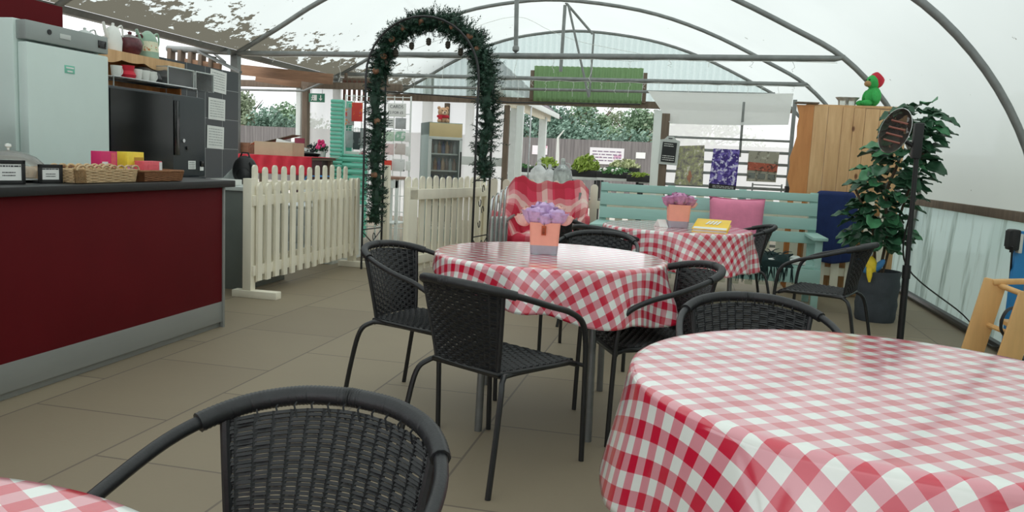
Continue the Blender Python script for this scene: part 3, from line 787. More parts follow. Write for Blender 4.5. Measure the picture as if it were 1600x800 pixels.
# yellow menu book on the far table
b = aty(1113, 346, 6.05); t = thing('menu_book', 'yellow covered menu book lying on the far gingham table', 'book', (b.x, 6.05, T3[3] + .022), R(-8)); t.rotation_euler = (R(8), 0, R(-8))
MB().box((0, 0, .016), (.235, .29, .026), bv=.002).build('pages', M_paper, t)
MB().box((0, 0, .031), (.25, .30, .005), (R(3), 0, 0), bv=.002).build('cover', M_yellow, t)
MB().box((0, 0, .002), (.25, .30, .004), bv=.001).build('cover', M_yellow, t)
mb = MB()
for k in range(4): mb.box((-.03 + k * .025, .03, .0385), (.014, .10, .002), (R(3), 0, R(-12)), bv=0)
mb.build('printed_emblem', M_paper, t)
b = aty(1034, 336, 6.2); mb = MB(); mb.prism([(-.05, 0), (.05, 0), (0, .055)], lambda a, c, d: Vector((d, a, c)), -.035, .035)
o = mb.build('folded_card', M_paper); o.location = (b.x, 6.2, T3[3] + .004); o.rotation_euler = (0, 0, R(30)); tag(o, 'small white folded card beside the mauve flower pot', 'card')

# ------------------------------------------------------------------ aqua bench with cushion, blanket
bx0, bx1 = aty(938, 285, 8.1).x, aty(1281, 303, 8.1).x; bw = bx1 - bx0; bc = (bx0 + bx1) / 2
bench = thing('garden_bench', 'long aqua painted slatted bench against the picket fence', 'bench', (bc, 7.85, 0))
for i, (z, h) in enumerate(((1.0, .075), (.885, .12), (.75, .11), (.62, .105))):
    y = .25 + (.03 if i == 0 else .022 * (3 - i) / 3 - .03 + .03)
    MB().box((0, y - .02 * i, z), (bw - .02, .024 if i else .05, h), (R(-7), 0, 0), bv=.006).build('back_slat', M_aqua, bench)
for x in (-.5, -.17, .17, .5):
    MB().box((x * bw * .96, .25, .62), (.07, .045, .86), (R(-7), 0, 0)).build('back_post', M_aqua, bench)
for k in range(4): MB().box((0, -.26 + k * .125, .395), (bw - .04, .112, .026), bv=.005).build('seat_slat', M_aqua, bench)
MB().box((0, -.325, .315), (bw - .04, .028, .13), bv=.004).build('apron', M_aqua, bench)
for s in (-1, 1):
    MB().box((s * (bw / 2 - .05), -.05, .655), (.13, .62, .03), bv=.008).build('armrest', M_aqua, bench)
    MB().box((s * (bw / 2 - .05), -.29, .325), (.06, .05, .65)).build('leg', M_aqua, bench)
    MB().box((s * (bw / 2 - .05), .24, .2), (.06, .05, .4)).build('leg', M_aqua, bench)
def pillow(w, h, d, n=18):
    mb = MB()
    def f(sgn):
        def fn(u, v):
            a, b_ = u * 2 - 1, v * 2 - 1; k = (max(0, 1 - a ** 4) * max(0, 1 - b_ ** 4)) ** .5
            pin = 1 - .05 * (1 - abs(b_)) * 0 ; ex = 1 - .06 * (1 - a * a); ey = 1 - .06 * (1 - b_ * b_)
            return Vector((a * w / 2 * (1 - .05 * (1 - b_ * b_)), sgn * d / 2 * k, b_ * h / 2 * (1 - .05 * (1 - a * a))))
        return fn
    mb.grid(f(1), n, n); mb.grid(f(-1), n, n); bmesh.ops.remove_doubles(mb.b, verts=mb.b.verts[:], dist=1e-5); return mb
a, b = aty(1112, 307, 7.8), aty(1195, 314, 7.8)
t = thing('cushion', 'pink square cushion leaning on the aqua bench back', 'cushion', ((a.x + b.x) / 2, 7.86, .41))
o = pillow(b.x - a.x + .03, .56, .15).build('cover', M_pink, t, ang=0); o.location = (0, 0, .28); o.rotation_euler = (R(-10), 0, 0)
mb = MB(); mb.tube([(-.26, 0, .28), (0, 0, .262), (.26, 0, .28)], .006, 6); o2 = mb.build('piping', mat('dark_pink_trim', (176, 84, 120), .8), t); o2.location = (0, .05, .28); o2.rotation_euler = (R(-10), 0, 0)
o = MB().box((0, 0, 0), (.42, .46, .04), bv=.015).build('seat_pad', mat('white_seat_pad', (222, 226, 222), .8, 0, .06, 14, .2)); o.location = (bc + bw / 2 - .36, 7.76, .43); tag(o, 'white seat pad lying on the right end of the bench', 'seat pad')
# fringed dark throw on the bench seat
t = thing('fringed_throw', 'dark green shaggy throw hanging off the bench seat', 'throw', (aty(1196, 392, 7.6).x, 7.66, .41))
g = random.Random(5); mb = MB(); mbt = MB()
mb.grid(lambda u, v: Vector(((u - .5) * .46 + .03 * math.sin(v * 9), .14 - .26 * min(v, .62) / .62 - .02 * (v > .62), .03 + .05 * math.sin(u * 7 + v * 3) ** 2 * (v < .62) - max(0, v - .62) * .38)), 26, 22)
mb.build('cloth', M_darkgreen, t, solid=.012)
mb = MB()
for k in range(95):
    x = g.uniform(-.24, .24); hang = g.random() < .55
    p = Vector((x, -.145 if hang else g.uniform(-.1, .16), -.03 if hang else .07)); d = Vector((g.uniform(-.03, .03), -.01, -g.uniform(.05, .16))) if hang else Vector((g.uniform(-.07, .09), g.uniform(-.06, .06), g.uniform(-.02, .05)))
    (mb if hang else mbt).tube([p, p + d * .5 + Vector((0, -.008, .01)), p + d], [.007, .005, .002], 4)
mb.build('fringe', M_darkgreen, t); mbt.build('tassels', M_darkgreen, t)

# ------------------------------------------------------------------ picket fences
def picket(mb, x, y0, z0, z1, w=.07, th=.02):
    r = w / 2; pts = [(-r, z0), (r, z0), (r, z1 - r)] + [(r * math.cos(R(a)), z1 - r + r * math.sin(R(a))) for a in range(20, 170, 20)] + [(-r, z1 - r)]
    return mb.prism(pts, lambda a, b, d: Vector((x + a, y0 + d, b)), 0, th)
def fence(p, q, n, z0, z1, label, posts=(), rails=(.22, .8), w=.07, back=False, blocks=()):
    p, q = Vector((*p, 0)), Vector((*q, 0)); L = (q - p).length; rz = math.atan2(q.y - p.y, q.x - p.x)
    t = thing('picket_fence', label, 'fence', tuple(p), rz, 'cream picket fences')
    for k in range(n):
        x = L * (k + .5) / n; g = random.Random(k + int(L * 100))
        picket(MB(), x, -.022 if not back else .03, z0 + g.uniform(-.008, .008), z1 + g.uniform(-.012, .012), w).build('picket', M_cream, t)
    for z in rails: MB().box((L / 2, .014, z), (L, .03, .085), bv=.004).build('rail', M_cream, t)
    for x, h in posts: MB().box((x, .05, h / 2), (.075, .075, h)).build('post', M_cream, t)
    for x in blocks: MB().box((x, -.02, .03), (.09, .4, .06), bv=.006).build('foot_block', M_cream, t)
    return t
# front panel is met from the right side (+X), so it runs from far to near
fence((-3.44, 5.92), (-3.46, 8.12), 15, .13, .95, 'near layer of the cream picket fence past the red counter, standing on blocks', [(.02, .98), (2.15, .95)], blocks=[.02, 2.12])
fence((-3.55, 6.02), (-3.57, 8.05), 12, .1, 1.08, 'taller cream picket fence layer just behind the counter end fence', [], rails=(.25, .9))
a, b = (-2.62, 7.3), (-2.24, 9.0)
gate = fence(a, b, 13, .08, 1.02, 'cream framed picket gate standing open beside the garland arch', [], rails=(.2,), w=.085, back=True)
Lg = math.hypot(b[0] - a[0], b[1] - a[1])
for x, w in ((Lg - .04, .1), (.06, .16)): MB().box((x, -.012, .46), (w, .045, .92)).build('frame_stile', M_cream, gate)
MB().box((Lg / 2, -.012, .85), (Lg, .045, .1)).build('frame_rail', M_cream, gate)
fence((-2.15, 8.6), (2.0, 8.6), 30, .06, 1.02, 'long cream picket fence along the back behind tartan chair and bench', [(.02, 1.0), (4.1, 1.0)], rails=(.25, .79), w=.078)
o = MB().box((aty(602, 320, 8.6).x, 8.6, .55), (.085, .08, 1.1)).build('fence_post', M_cream); tag(o, 'single cream post standing just right of the left arch leg', 'post')

# ------------------------------------------------------------------ garland arch
AX0, AX1, AYa, DX, DY = -3.325, -2.12, 7.9, .06, .40
arch = thing('garden_arch', 'black metal garden arch over the fence opening, wound with a fir garland', 'arch', ((AX0 + AX1) / 2, AYa, 0))
hw = (AX1 - AX0) / 2; ZS = 2.02
def hoop(dx, dy, zb=0):
    P = [Vector((-hw + dx, dy, 0)), Vector((-hw + dx, dy, 1.0)), Vector((-hw + dx, dy, ZS))]
    P += [Vector((-hw * math.cos(R(a)) + dx, dy, ZS + hw * math.sin(R(a)))) for a in range(10, 180, 10)]
    return P + [Vector((hw + dx, dy, ZS)), Vector((hw + dx, dy, 1.0)), Vector((hw + dx, dy, 0))]
MB().tube(hoop(0, 0), .012, 8).build('hoop', M_blackmetal, arch); MB().tube(hoop(DX, DY), .012, 8).build('hoop', M_blackmetal, arch)
mb = MB()
for s in (-1, 1):
    for z in (.12, .42, 1.0, 1.58, 1.9): mb.tube([(s * hw, 0, z), (s * hw + DX, DY, z)], .007, 6)
    for z0 in (.14, .5, .72, 1.06, 1.3, 1.62):   # S scrolls between the uprights
        for sg in (1, -1):
            P = []
            for k in range(22):
                a = k / 21 * 4.2; rr = .075 * (1 - k / 26); f = .5 + sg * (.08 + (rr * math.cos(a)) * 2.4 * .5); P.append((s * hw + DX * f, DY * f, z0 + .12 + sg * .055 + rr * math.sin(a) * sg))
            mb.tube(P, .005, 5)
    mb.tube([(s * hw, 0, .14), (s * hw + DX, DY, .4)], .006, 5); mb.tube([(s * hw + DX, DY, .14), (s * hw, 0, .4)], .006, 5)
for a in range(20, 180, 20): mb.tube([(-hw * math.cos(R(a)), 0, ZS + hw * math.sin(R(a))), (-hw * math.cos(R(a)) + DX, DY, ZS + hw * math.sin(R(a)))], .006, 6)
mb.build('scrollwork', M_blackmetal, arch)
g = random.Random(11)
gt = thing('fir_garland', 'thick dark green fir garland with cones wound over the black arch', 'garland', ((AX0 + AX1) / 2, AYa, 0))
path = [p + Vector((.03, .2, 0)) for p in [Vector((-hw + .02, 0, z)) for z in (.5, .75, 1.0, 1.25, 1.5, 1.75, 2.0)]]
path += [Vector((-hw * .96 * math.cos(R(a)) + .03, .2, ZS + hw * .96 * math.sin(R(a)))) for a in range(8, 180, 8)]
path += [Vector((hw + .05, .2, z)) for z in (2.0, 1.8, 1.6, 1.4, 1.2, 1.03)]
path = [p + Vector((g.uniform(-.025, .025), g.uniform(-.03, .03), 0)) for p in path]
path = spline(path, 4)
MB().tube(path, [.05 + .012 * math.sin(i * 1.9) for i in range(len(path))], 8).build('core', M_fir, gt)
mb = MB(); N = len(path)
for k in range(1700):
    i = g.randrange(N - 1); p = path[i].lerp(path[i + 1], g.random()); t_ = (path[i + 1] - path[i]).normalized()
    d = Vector((g.gauss(0, 1), g.gauss(0, 1), g.gauss(0, 1))); d = (d - t_ * d.dot(t_)).normalized(); fr = i / N
    lng = g.uniform(.10, .16) * (1.25 if .3 < fr < .95 and d.x > 0 and d.z > -.2 else 1)
    if g.random() < .07 and fr > .3: lng *= 1.5
    d = (d + t_ * g.uniform(-.5, .5) + Vector((0, 0, .12))).normalized(); q = p + d * lng; b = d.orthogonal().normalized(); e = d.cross(b)
    mb._add([p, p + b * .003, p + e * .003, q], [(0, 1, 3), (1, 2, 3), (2, 0, 3)], False)
    for m_ in range(22):
        f = .12 + .88 * m_ / 22; a = m_ * 2.4; c = p.lerp(q, f); o_ = (b * math.cos(a) + e * math.sin(a)) * .03 + d * .02; sd = d.cross(o_).normalized() * .0062
        mb._add([c - sd, c + sd, c + o_ * (1.25 - f * .4)], [(0, 1, 2)], False)
mb.build('needles', M_fir, gt, ang=0)
def cone(mb, c, s=1.0):
    mb.lathe([(0, 0), (.012 * s, -.004 * s), (.026 * s, -.018 * s), (.022 * s, -.026 * s), (.028 * s, -.036 * s), (.021 * s, -.044 * s), (.025 * s, -.054 * s), (.015 * s, -.066 * s), (0, -.074 * s)], 8, c); return mb
M_cone = mat('pine_cone', (66, 62, 52), .8, 0, .25, 40, .3); M_bauble = mat('wooden_bauble', (142, 100, 74), .6, 0, .3, 30, .1)
for k, fr in enumerate((.37, .43, .50, .57, .63, .31, .69)):
    p = path[int(fr * N)]; mb = cone(MB(), (p.x, p.y - .02, p.z - .16), 1.15 if k < 5 else .9); mb.tube([(p.x, p.y - .02, p.z - .165), (p.x, p.y, p.z)], .0016, 4); mb.build('hanging_cone', M_cone, gt)
for k, fr in enumerate((.06, .13, .2, .26, .33, .4, .46, .53, .6, .66, .72)):
    p = path[int(fr * N)]; MB().ball((p.x + g.uniform(-.02, .03), p.y - .075, p.z), .036, 10).build('bauble', M_bauble, gt)

# ------------------------------------------------------------------ service counter
ct = thing('service_counter', 'long dark red service counter with black worktop and grey plinth', 'counter', (-3.05, 2.7, 0))
MB().box((-.36, 0, .53), (.72, 4.3, .86), bv=.002).build('front_panel', M_redpanel, ct)
MB().box((-.38, 0, .05), (.72, 4.3, .1), bv=.002).build('plinth', M_plinth, ct)
MB().box((-.004, 2.157, .485), (.03, .02, .97), bv=.002).build('corner_trim', M_plinth, ct)
MB().box((-.36, .035, .982), (.80, 4.42, .045), bv=.006).build('worktop', M_black, ct)
MB().box((-.004, 0, .11), (.012, 4.3, .14), bv=.002).build('kickboard', M_plinth, ct)
WT = 1.0055
def fz(x, y): return atx(x, y, -3.3)
# cake dome
c = atx(14, 276, -3.42); t = thing('cake_dome', 'clear domed cake cover on a plate at the left end of the counter', 'cake dome', (-3.42, c.y, WT))
MB().lathe([(0, 0), (.1, 0), (.19, .014), (.19, .02), (.1, .01), (0, .008)], 32).build('plate', M_ceramic, t)
MB().lathe([(.17, .02), (.172, .05), (.16, .09), (.125, .125), (.07, .15), (.02, .158), (0, .159)], 36, cap=False).build('dome', M_domepl, t)
MB().lathe([(0, .155), (.006, .16), (.006, .168), (.016, .176), (.014, .188), (0, .192)], 14).build('knob', M_ceramic, t)
MB().lathe([(0, .022), (.12, .022), (.125, .05), (.115, .075), (0, .08)], 24).build('cake', mat('sponge_cake', (206, 170, 140), .8, 0, .2, 20, .2), t)
def price_card(px, py, w, h, label, seed):
    p = atx(px, py, -3.18); t = thing('price_card_holder', label, 'price card', (-3.18, p.y, WT), R(90 - 16))
    o = MB(); f = .009
    for dx, dz, sx, sz in ((0, h - f, w, 2 * f), (0, f, w, 2 * f), (-w / 2 + f, h / 2, 2 * f, h), (w / 2 - f, h / 2, 2 * f, h)): o.box((dx, 0, dz), (sx, .012, sz), (R(-9), 0, 0) if False else None, bv=.002)
    o.box((0, .03, .006), (w, .06, .012)); o.build('frame', M_black, t)
    MB().box((0, .001, h / 2), (w - 2 * f, .005, h - 2 * f), bv=0).build('card', M_paper, t)
    fn = lambda x, z, d: Vector((x, -.0018 - d, z)); lines(1, -w * .34, w * .36, h * .66, h * .84, fn, t, M_ink, seed=seed, th=.0008); lines(2, -w * .2, w * .2, h * .3, h * .55, fn, t, M_ink, seed=seed + 3, th=.0008)
price_card(14, 282, .155, .115, 'black framed price card standing before the cake dome', 4)
price_card(79, 281, .125, .095, 'black framed price card standing beside the straw basket', 6)
def basket(p0, p1, x, depth, h, label, m, scallop=False, yaw=0):
    a, b = atx(*p0, x), atx(*p1, x); L = b.y - a.y
    t = thing('basket', label, 'basket', (x, (a.y + b.y) / 2, WT), R(90 + yaw)); hwd = L / 2
    outline = rounded(1, .25, 4); n = len(outline)
    mb = MB(); rows = 9
    for r_ in range(rows):
        z = .006 + (h - .012) * r_ / (rows - 1); s = .93 + .07 * r_ / rows
        P = []
        for k in range(n):
            a0, b0 = Vector(outline[k]), Vector(outline[(k + 1) % n])
            for q in range(6):
                c = a0.lerp(b0, q / 6); o_ = .0035 * math.cos((k * 6 + q) * math.pi + r_ * math.pi); P.append(Vector((c.x * (hwd * s + o_), c.y * (depth / 2 * s + o_), z)))
        mb.tube(P, h / rows * .52, 5, closed=True)
    mb.build('woven_side', m, t)
    MB().box((0, 0, .006), (L * .9, depth * .86, .01)).build('base', m, t)
    if scallop:
        per = 8
        for sy in (-1, 1):
            mb = MB()
            for k in range(per):
                x0 = -hwd * .97 + k * (2 * hwd * .97) / per; w = 2 * hwd * .97 / per
                mb.tube([(x0 + w * (.5 - .55 * math.cos(R(q))), sy * depth / 2 * .99, h - .006 + w * .42 * math.sin(R(q))) for q in range(0, 181, 15)], .0055, 6)
            mb.build('looped_rim', m, t)
    else:
        MB().tube([(p[0] * hwd, p[1] * depth / 2, h) for p in outline], .007, 6, closed=True).build('rim', m, t)
    return t
basket((98, 280), (198, 279), -3.17, .17, .075, 'long pale straw basket with looped rim on the counter', M_basket, True)
basket((196, 278), (266, 276), -3.17, .2, .062, 'brown wicker tray basket holding boxed tea at the counter end', M_basketd, False, -4)
basket((112, 268), (150, 268), -3.42, .2, .07, 'small dark wicker basket behind the long straw basket', M_basketd)
def tea_box(px, py, x, w, d, h, label, cols, rz=0, seed=1, z=None):
    p = atx(px, py, x); t = thing('tea_box', label, 'tea box', (x, p.y, z if z is not None else WT + .012), R(90 + rz), 'tea boxes in the baskets')
    MB().box((0, 0, h / 2), (w, d, h), bv=.002).build('carton', mat('carton_%s' % cols[0], cols[1], .5, 0, .06, 40), t)
    for (x0, x1, z0, z1, nm, c) in cols[2]:
        MB().box(((x0 + x1) / 2 * w, -d / 2 - .0008, (z0 + z1) / 2 * h), ((x1 - x0) * w, .002, (z1 - z0) * h), bv=0).build('printed_panel', mat('carton_' + nm, c, .5, 0, .1, 60), t)
    return t
PK, YL, OR, WH_, CR = ('magenta', (214, 44, 108)), ('lemon', (242, 220, 70)), ('orange', (236, 138, 84)), ('white', (226, 228, 226)), ('coral', (226, 96, 106))
tea_box(163, 262, -3.30, .13, .07, .155, 'magenta tea box with a white label, leftmost in the brown basket', (PK[0], PK[1], [(-.46, -.1, .1, .62, *WH_), (.1, .4, .05, .95, *CR)]))
tea_box(204, 262, -3.3, .16, .07, .155, 'yellow and orange tea box in the middle of the brown basket', (YL[0], YL[1], [(-.5, -.1, 0, .5, 'lilac', (222, 160, 200)), (-.05, .45, .1, .55, *CR), (-.1, .45, .62, .8, 'olive', (186, 150, 50))]), 3)
tea_box(232, 262, -3.2, .15, .07, .105, 'low pink tea box with a white end at the right of the basket', (CR[0], (240, 170, 160), [(-.3, .3, .1, .8, *CR), (.34, .5, .05, .95, *WH_)]), -4)
o = MB(); p = atx(98, 258, -3.42)
for k in range(3): o.tube([(0, .05 * k, .03), (.02, .05 * k + .03, .05), (0, .05 * k + .07, .045), (-.02, .05 * k + .09, .02)], .018, 8)
o = o.build('wrapped_cake', M_ceramic); o.location = (-3.38, p.y - .12, WT + .002); tag(o, 'white wrapped bakes lying behind the second price card', 'cake')
p = atx(52, 265, -3.38); o = MB().lathe([(0, 0), (.05, 0), (.062, .02), (.058, .055), (.03, .075), (0, .08)], 18).build('bread_bun', mat('bun_crust', (192, 148, 98), .7, 0, .2, 20, .1)); o.location = (-3.36, p.y, WT); tag(o, 'brown bun under wrap between the two price cards', 'bun')

# ------------------------------------------------------------------ kitchen behind the counter
MBc = thing('kitchen_bench', 'low back bench under the black machine behind the counter', 'bench', (-4.38, 5.58, 0))
MB().box((0, 0, .46), (.60, 1.2, .92)).build('cabinet', M_greypaint, MBc); MB().box((0, 0, .94), (.66, 1.22, .04)).build('worktop', M_slate, MBc)
fr = thing('upright_fridge', 'tall pale upright fridge with a grey top band behind the counter', 'fridge', (-4.3, 4.515, 0))
MB().box((-.03, 0, .975), (.64, .72, 1.93), bv=.014).build('body', M_fridge, fr)
dr = MB().box((.33, .01, .91), (.07, .70, 1.79), bv=.016).build('door', M_fridge, fr)
MB().box((.3655, -.0, 1.675), (.004, .085, .05), bv=.001).build('badge', mat('mint_badge', (120, 196, 172), .5, 0, .05, 20), dr)
for k in range(2): MB().box((.3685, 0, 1.685 - k * .022), (.001, .065 - .02 * k, .009), bv=0).build('badge_print', M_paper, dr)
MB().box((.345, -.30, 1.0), (.03, .02, .36)).build('handle', M_fridgegrey, dr)
MB().box((.325, .01, 1.875), (.075, .70, .115), bv=.008).build('control_band', M_fridgegrey, fr)
MB().cyl((.36, -.16, 1.885), (.368, -.16, 1.885), .016).build('lock', M_black, fr); MB().box((.364, -.03, 1.875), (.006, .09, .03), bv=.001).build('badge', M_palegrey, fr)
MB().box((.364, .30, 1.875), (.006, .075, .05), bv=.002).build('display', M_gloss, fr)
bm_ = thing('drinks_machine', 'large black drinks machine with a glossy front on the back bench', 'machine', (-4.4, 5.66, .96))
MB().box((0, 0, .335), (.60, 1.2, .67), bv=.018).build('housing', M_slate, bm_)
MB().box((.302, -.22, .34), (.012, .72, .62), bv=.006).build('glossy_door', M_gloss, bm_)
MB().box((.305, .19, .4), (.012, .07, .44), bv=.004).build('slot', M_gloss, bm_)
MB().cyl((.30, .28, .30), (.312, .28, .30), .016).build('lock', M_steel, bm_); MB().box((.305, .33, .24), (.01, .022, .03)).build('coin_slot', M_gloss, bm_)
st = MB().box((.302, .40, .1), (.003, .10, .07), bv=0).build('sticker', M_paper, bm_); lines(4, .36, .44, .07, .13, lambda x, z, d: Vector((.304 + d, x, z)), st, M_ink, seed=3, th=.0006)
MB().box((.302, .54, .07), (.003, .05, .035), bv=0).build('sticker', M_paper, bm_); MB().box((.304, .545, .11), (.012, .05, .05)).build('outlet', M_gloss, bm_)
# wire rack and storage bins over the machine
MT = .96 + .67
def px4(x, y): return atx(x, y, -4.35)
rk = thing('wire_rack', 'thin wire rack standing over the black machine', 'rack', (-4.35, 5.7, MT))
z0 = px4(262, 135).z - MT
for dx in (-.15, .15): MB().tube([(dx, -.45, 0), (dx, -.45, z0), (dx, .58, z0), (dx, .58, 0)], .006, 6).build('rail', M_steel, rk)
mb = MB()
for k in range(22): mb.tube([(-.15, -.45 + k * .049, z0), (.15, -.45 + k * .049, z0)], .003, 4)
mb.build('wires', M_steel, rk)
RZ = MT + z0 + .006
def bin_(xa, xb, label):
    a, b = atx(xa, 137, -4.42), atx(xb, 137, -4.42); w = b.y - a.y; h = .16
    t = thing('storage_bin', label, 'storage bin', (-4.42, (a.y + b.y) / 2, RZ), R(90), 'clear storage bins')
    mb = MB()
    for q in ((0, -.08, h / 2, w, .004, h), (0, .08, h / 2, w, .004, h), (-w / 2, 0, h / 2, .004, .16, h), (w / 2, 0, h / 2, .004, .16, h), (0, 0, .003, w, .16, .005)): mb.box(q[:3], q[3:], bv=0)
    mb.build('clear_box', M_bin, t)
    mb = MB(); mb.grid(lambda u, v: Vector(((u - .5) * w * .92, (v - .5) * .15, .05 + .06 * math.sin(math.pi * (.15 + .6 * u)) * (.8 + .2 * math.sin(v * 3)))), 12, 8)
    mb.grid(lambda u, v: Vector(((u - .5) * w * .92, -.075, .008 + v * (.042 + .06 * math.sin(math.pi * (.15 + .6 * u)) * .8))), 12, 3)
    mb.build('contents', M_black, t); MB().tube([(-w / 2, -.082, h), (w / 2, -.082, h), (w / 2, .082, h), (-w / 2, .082, h)], .006, 5, closed=True).build('rim', M_palegrey, t)
    for sx in (-1, 1): MB().tube([(sx * w / 2, -.082, 0), (sx * w / 2, -.082, h)], .005, 5).build('corner', M_palegrey, t)
bin_(249, 290, 'larger clear storage bin of dark packets on the wire rack'); bin_(293, 321, 'smaller clear storage bin at the right end of the wire rack')
def small(px, py, prof, m, name, label, cat, handle=False, x=-4.3, zz=None, s=1.0):
    p = atx(px, py, x); t = thing(name, label, cat, (x, p.y, zz))
    MB().lathe([(r * s, z * s) for r, z in prof], 20).build('body', m, t)
    if handle: MB().tube([(0, (.04 + .03 * math.sin(R(a))) * s, (.05 + .03 * math.cos(R(a))) * s) for a in range(0, 181, 20)], .005 * s, 6).build('handle', m, t)
    return t
CUP = [(0, 0), (.03, 0), (.036, .02), (.042, .085), (.038, .085), (.032, .02), (0, .012)]
small(200, 132, [(0, 0), (.05, 0), (.06, .03), (.042, .06), (.05, .10), (.044, .10), (.036, .06), (0, .02)], M_red, 'red_pot', 'small bright red pot on the black machine', 'pot', zz=RZ)
for k, (x, lb) in enumerate(((182, 'white cup beside the fridge, left of the red pot'), (214, 'white cup just right of the red pot'), (226, 'white cup in the middle of the machine top'), (237, 'white cup nearest the clear storage bins'))):
    small(x, 134, CUP, M_ceramic, 'cup', lb, 'cup', True, zz=RZ)
small(222, 122, [(0, 0), (.10, 0), (.12, .03), (.10, .07), (.03, .1), (0, .1)], M_black, 'black_pan', 'black lidded pan behind the cups on the machine', 'pan', x=-4.47, zz=RZ, s=1.3)
# pine wall shelf with wavy edge
a, b = atx(172, 82, -4.48), atx(278, 103, -4.48); zs = 1.925
sh = thing('wall_shelf', 'orange pine wall shelf with a wavy front edge', 'shelf', (-4.62, (a.y + b.y) / 2, zs)); L = b.y - a.y + .5
MB().box((0, -.2, 0), (.3, L, .024)).build('top_board', M_pineor, sh)
mb = MB()
low = lambda f: -.056 - .02 * abs(math.sin(f * math.pi * 5)) + .012 * math.cos(f * 13)
mb.prism([(-L / 2, .012), (L / 2, .012)] + [(L / 2 - L * k / 60, low(k / 60)) for k in range(61)], lambda u, z, d: Vector((.152 + d, u - .2, z)), 0, .02); mb.build('wavy_edge', M_pine, sh)
MB().box((-.075, -.2, -.2), (.02, L, .4)).build('back_board', M_pineor, sh); MB().box((0, L / 2 - .21, -.16), (.28, .02, .3)).build('end_board', M_pineor, sh)
SZ = zs + .013
# jugs and teapots on the shelf
def jug(px, prof, m, label, name='jug', spout=True, s=1.0, band=None, x=-4.55):
    p = atx(px, 85, x); t = thing(name, label, name, (x, p.y, SZ))
    MB().lathe([(r * s, z * s) for r, z in prof], 22).build('body', m, t); zt = prof[-1][1] * s; rm = max(r for r, z in prof) * s
    MB().tube(spline([(0, rm * .8, zt * .85), (0, rm * 1.45, zt * .95), (0, rm * 1.6, zt * .6), (0, rm * .95, zt * .25)], 5), .008 * s, 6).build('handle', m, t)
    if spout: MB().tube([(0, -rm * .8, zt * .45), (0, -rm * 1.3, zt * .7), (0, -rm * 1.6, zt * .95)], [.022 * s, .015 * s, .011 * s], 8).build('spout', m, t)
    if band:
        for (z0, z1, c) in band:
            pr = [(r * 1.012 * s, z * s) for r, z in prof if z0 <= z <= z1]
            MB().lathe(pr, 22, cap=False).build('painted_band', c, t, ang=30)
    return t
TEA = [(0, 0), (.06, 0), (.085, .04), (.09, .08), (.075, .12), (.04, .14), (.012, .15), (.016, .165), (0, .175)]
WCAN = [(0, 0), (.085, 0), (.083, .05), (.08, .08), (.075, .13), (.07, .15), (.055, .185), (.05, .19), (.02, .215), (0, .22)]
jug(177, [(0, 0), (.07, 0), (.075, .09), (.062, .16), (.045, .2), (.012, .22), (.012, .24), (0, .245)], M_ceramic, 'tall white enamel coffee pot beside the fridge on the shelf', 'coffee pot', s=.92)
jug(203, TEA, mat('maroon_glaze', (92, 44, 50), .25, 0, .3, 30), 'dark maroon patterned teapot on the pine shelf', 'teapot', s=1.1, band=[(.085, .16, mat('mottled_glaze', (120, 112, 110), .3, 0, .8, 40))])
jug(231, WCAN, mat('sage_enamel', (148, 178, 156), .35, 0, .08, 20), 'sage and cream painted watering jug at the shelf end', 'watering jug', s=1.05, band=[(.05, .13, speckle('floral_band', (226, 226, 196), [(200, 120, 60), (120, 170, 90)], 30, (.58, .6)))])
jug(152, TEA, M_ceramic, 'pale teapot showing above the fridge band', 'teapot', s=.62); jug(133, TEA, M_palegrey, 'grey conical tea caddy lid peeping over the fridge', 'tea caddy', spout=False, s=.8)
# papers on black tiles
for k, (x0, y0, x1, y1, lb, tl) in enumerate(((329, 112, 354, 146, 'top white notice page on the black tiles', -3), (326, 156, 352, 188, 'middle white notice page on the black tiles', -1), (324, 200, 350, 232, 'lowest white notice page on the black tiles', -2))):
    a, b = atx(x0, y0, -4.712), atx(x1, y1, -4.712); w, h = b.y - a.y, a.z - b.z + .03
    t = MB().box((0, 0, 0), (.003, w, h), bv=0).build('notice_page', M_paper); t.location = (-4.715, (a.y + b.y) / 2, (a.z + b.z) / 2 + .01); t.rotation_euler = (R(tl), 0, 0); tag(t, lb, 'notice')
    lines(7, -w * .4, w * .4, -h * .4, h * .42, lambda x, z, d: Vector((.002 + d, x, z)), t, mat('faint_print', (176, 180, 178), .8), seed=k + 1, th=.0006)
# grey cabinet past the counter end, rucksack and box on it
gc = thing('undercounter_unit', 'grey undercounter unit between the red counter and the fence', 'cabinet', (-4.1, 6.55, 0))
MB().box((0, 0, .43), (.84, .7, .86)).build('body', M_greypaint, gc); MB().box((0, 0, .875), (.88, .74, .035)).build('worktop', M_palegrey, gc); MB().box((.425, 0, .43), (.012, .66, .78)).build('door', M_greypaint, gc)
a = aty(371, 282, 6.5); o = MB().box((a.x, 6.32, .92), (.2, .18, .05)).build('white_box', M_ceramic); tag(o, 'flat white box on the grey unit beside the fence post', 'box')
t = thing('rucksack', 'rounded black rucksack sitting on the grey unit', 'bag', (aty(381, 270, 6.7).x, 6.72, .893))
MB().ball((0, 0, .12), (.115, .1, .14), 18).build('body', M_black, t); MB().ball((.03, -.08, .08), (.07, .04, .07), 12).build('pocket', M_black, t); MB().tube([(-.05, 0, .24), (-.03, 0, .285), (.03, 0, .285), (.05, 0, .24)], .008, 6).build('grab_loop', M_black, t)
MB().tube([(.08, -.05, .2), (.14, -.07, .12), (.12, -.06, .02)], .012, 6).build('strap', M_black, t)
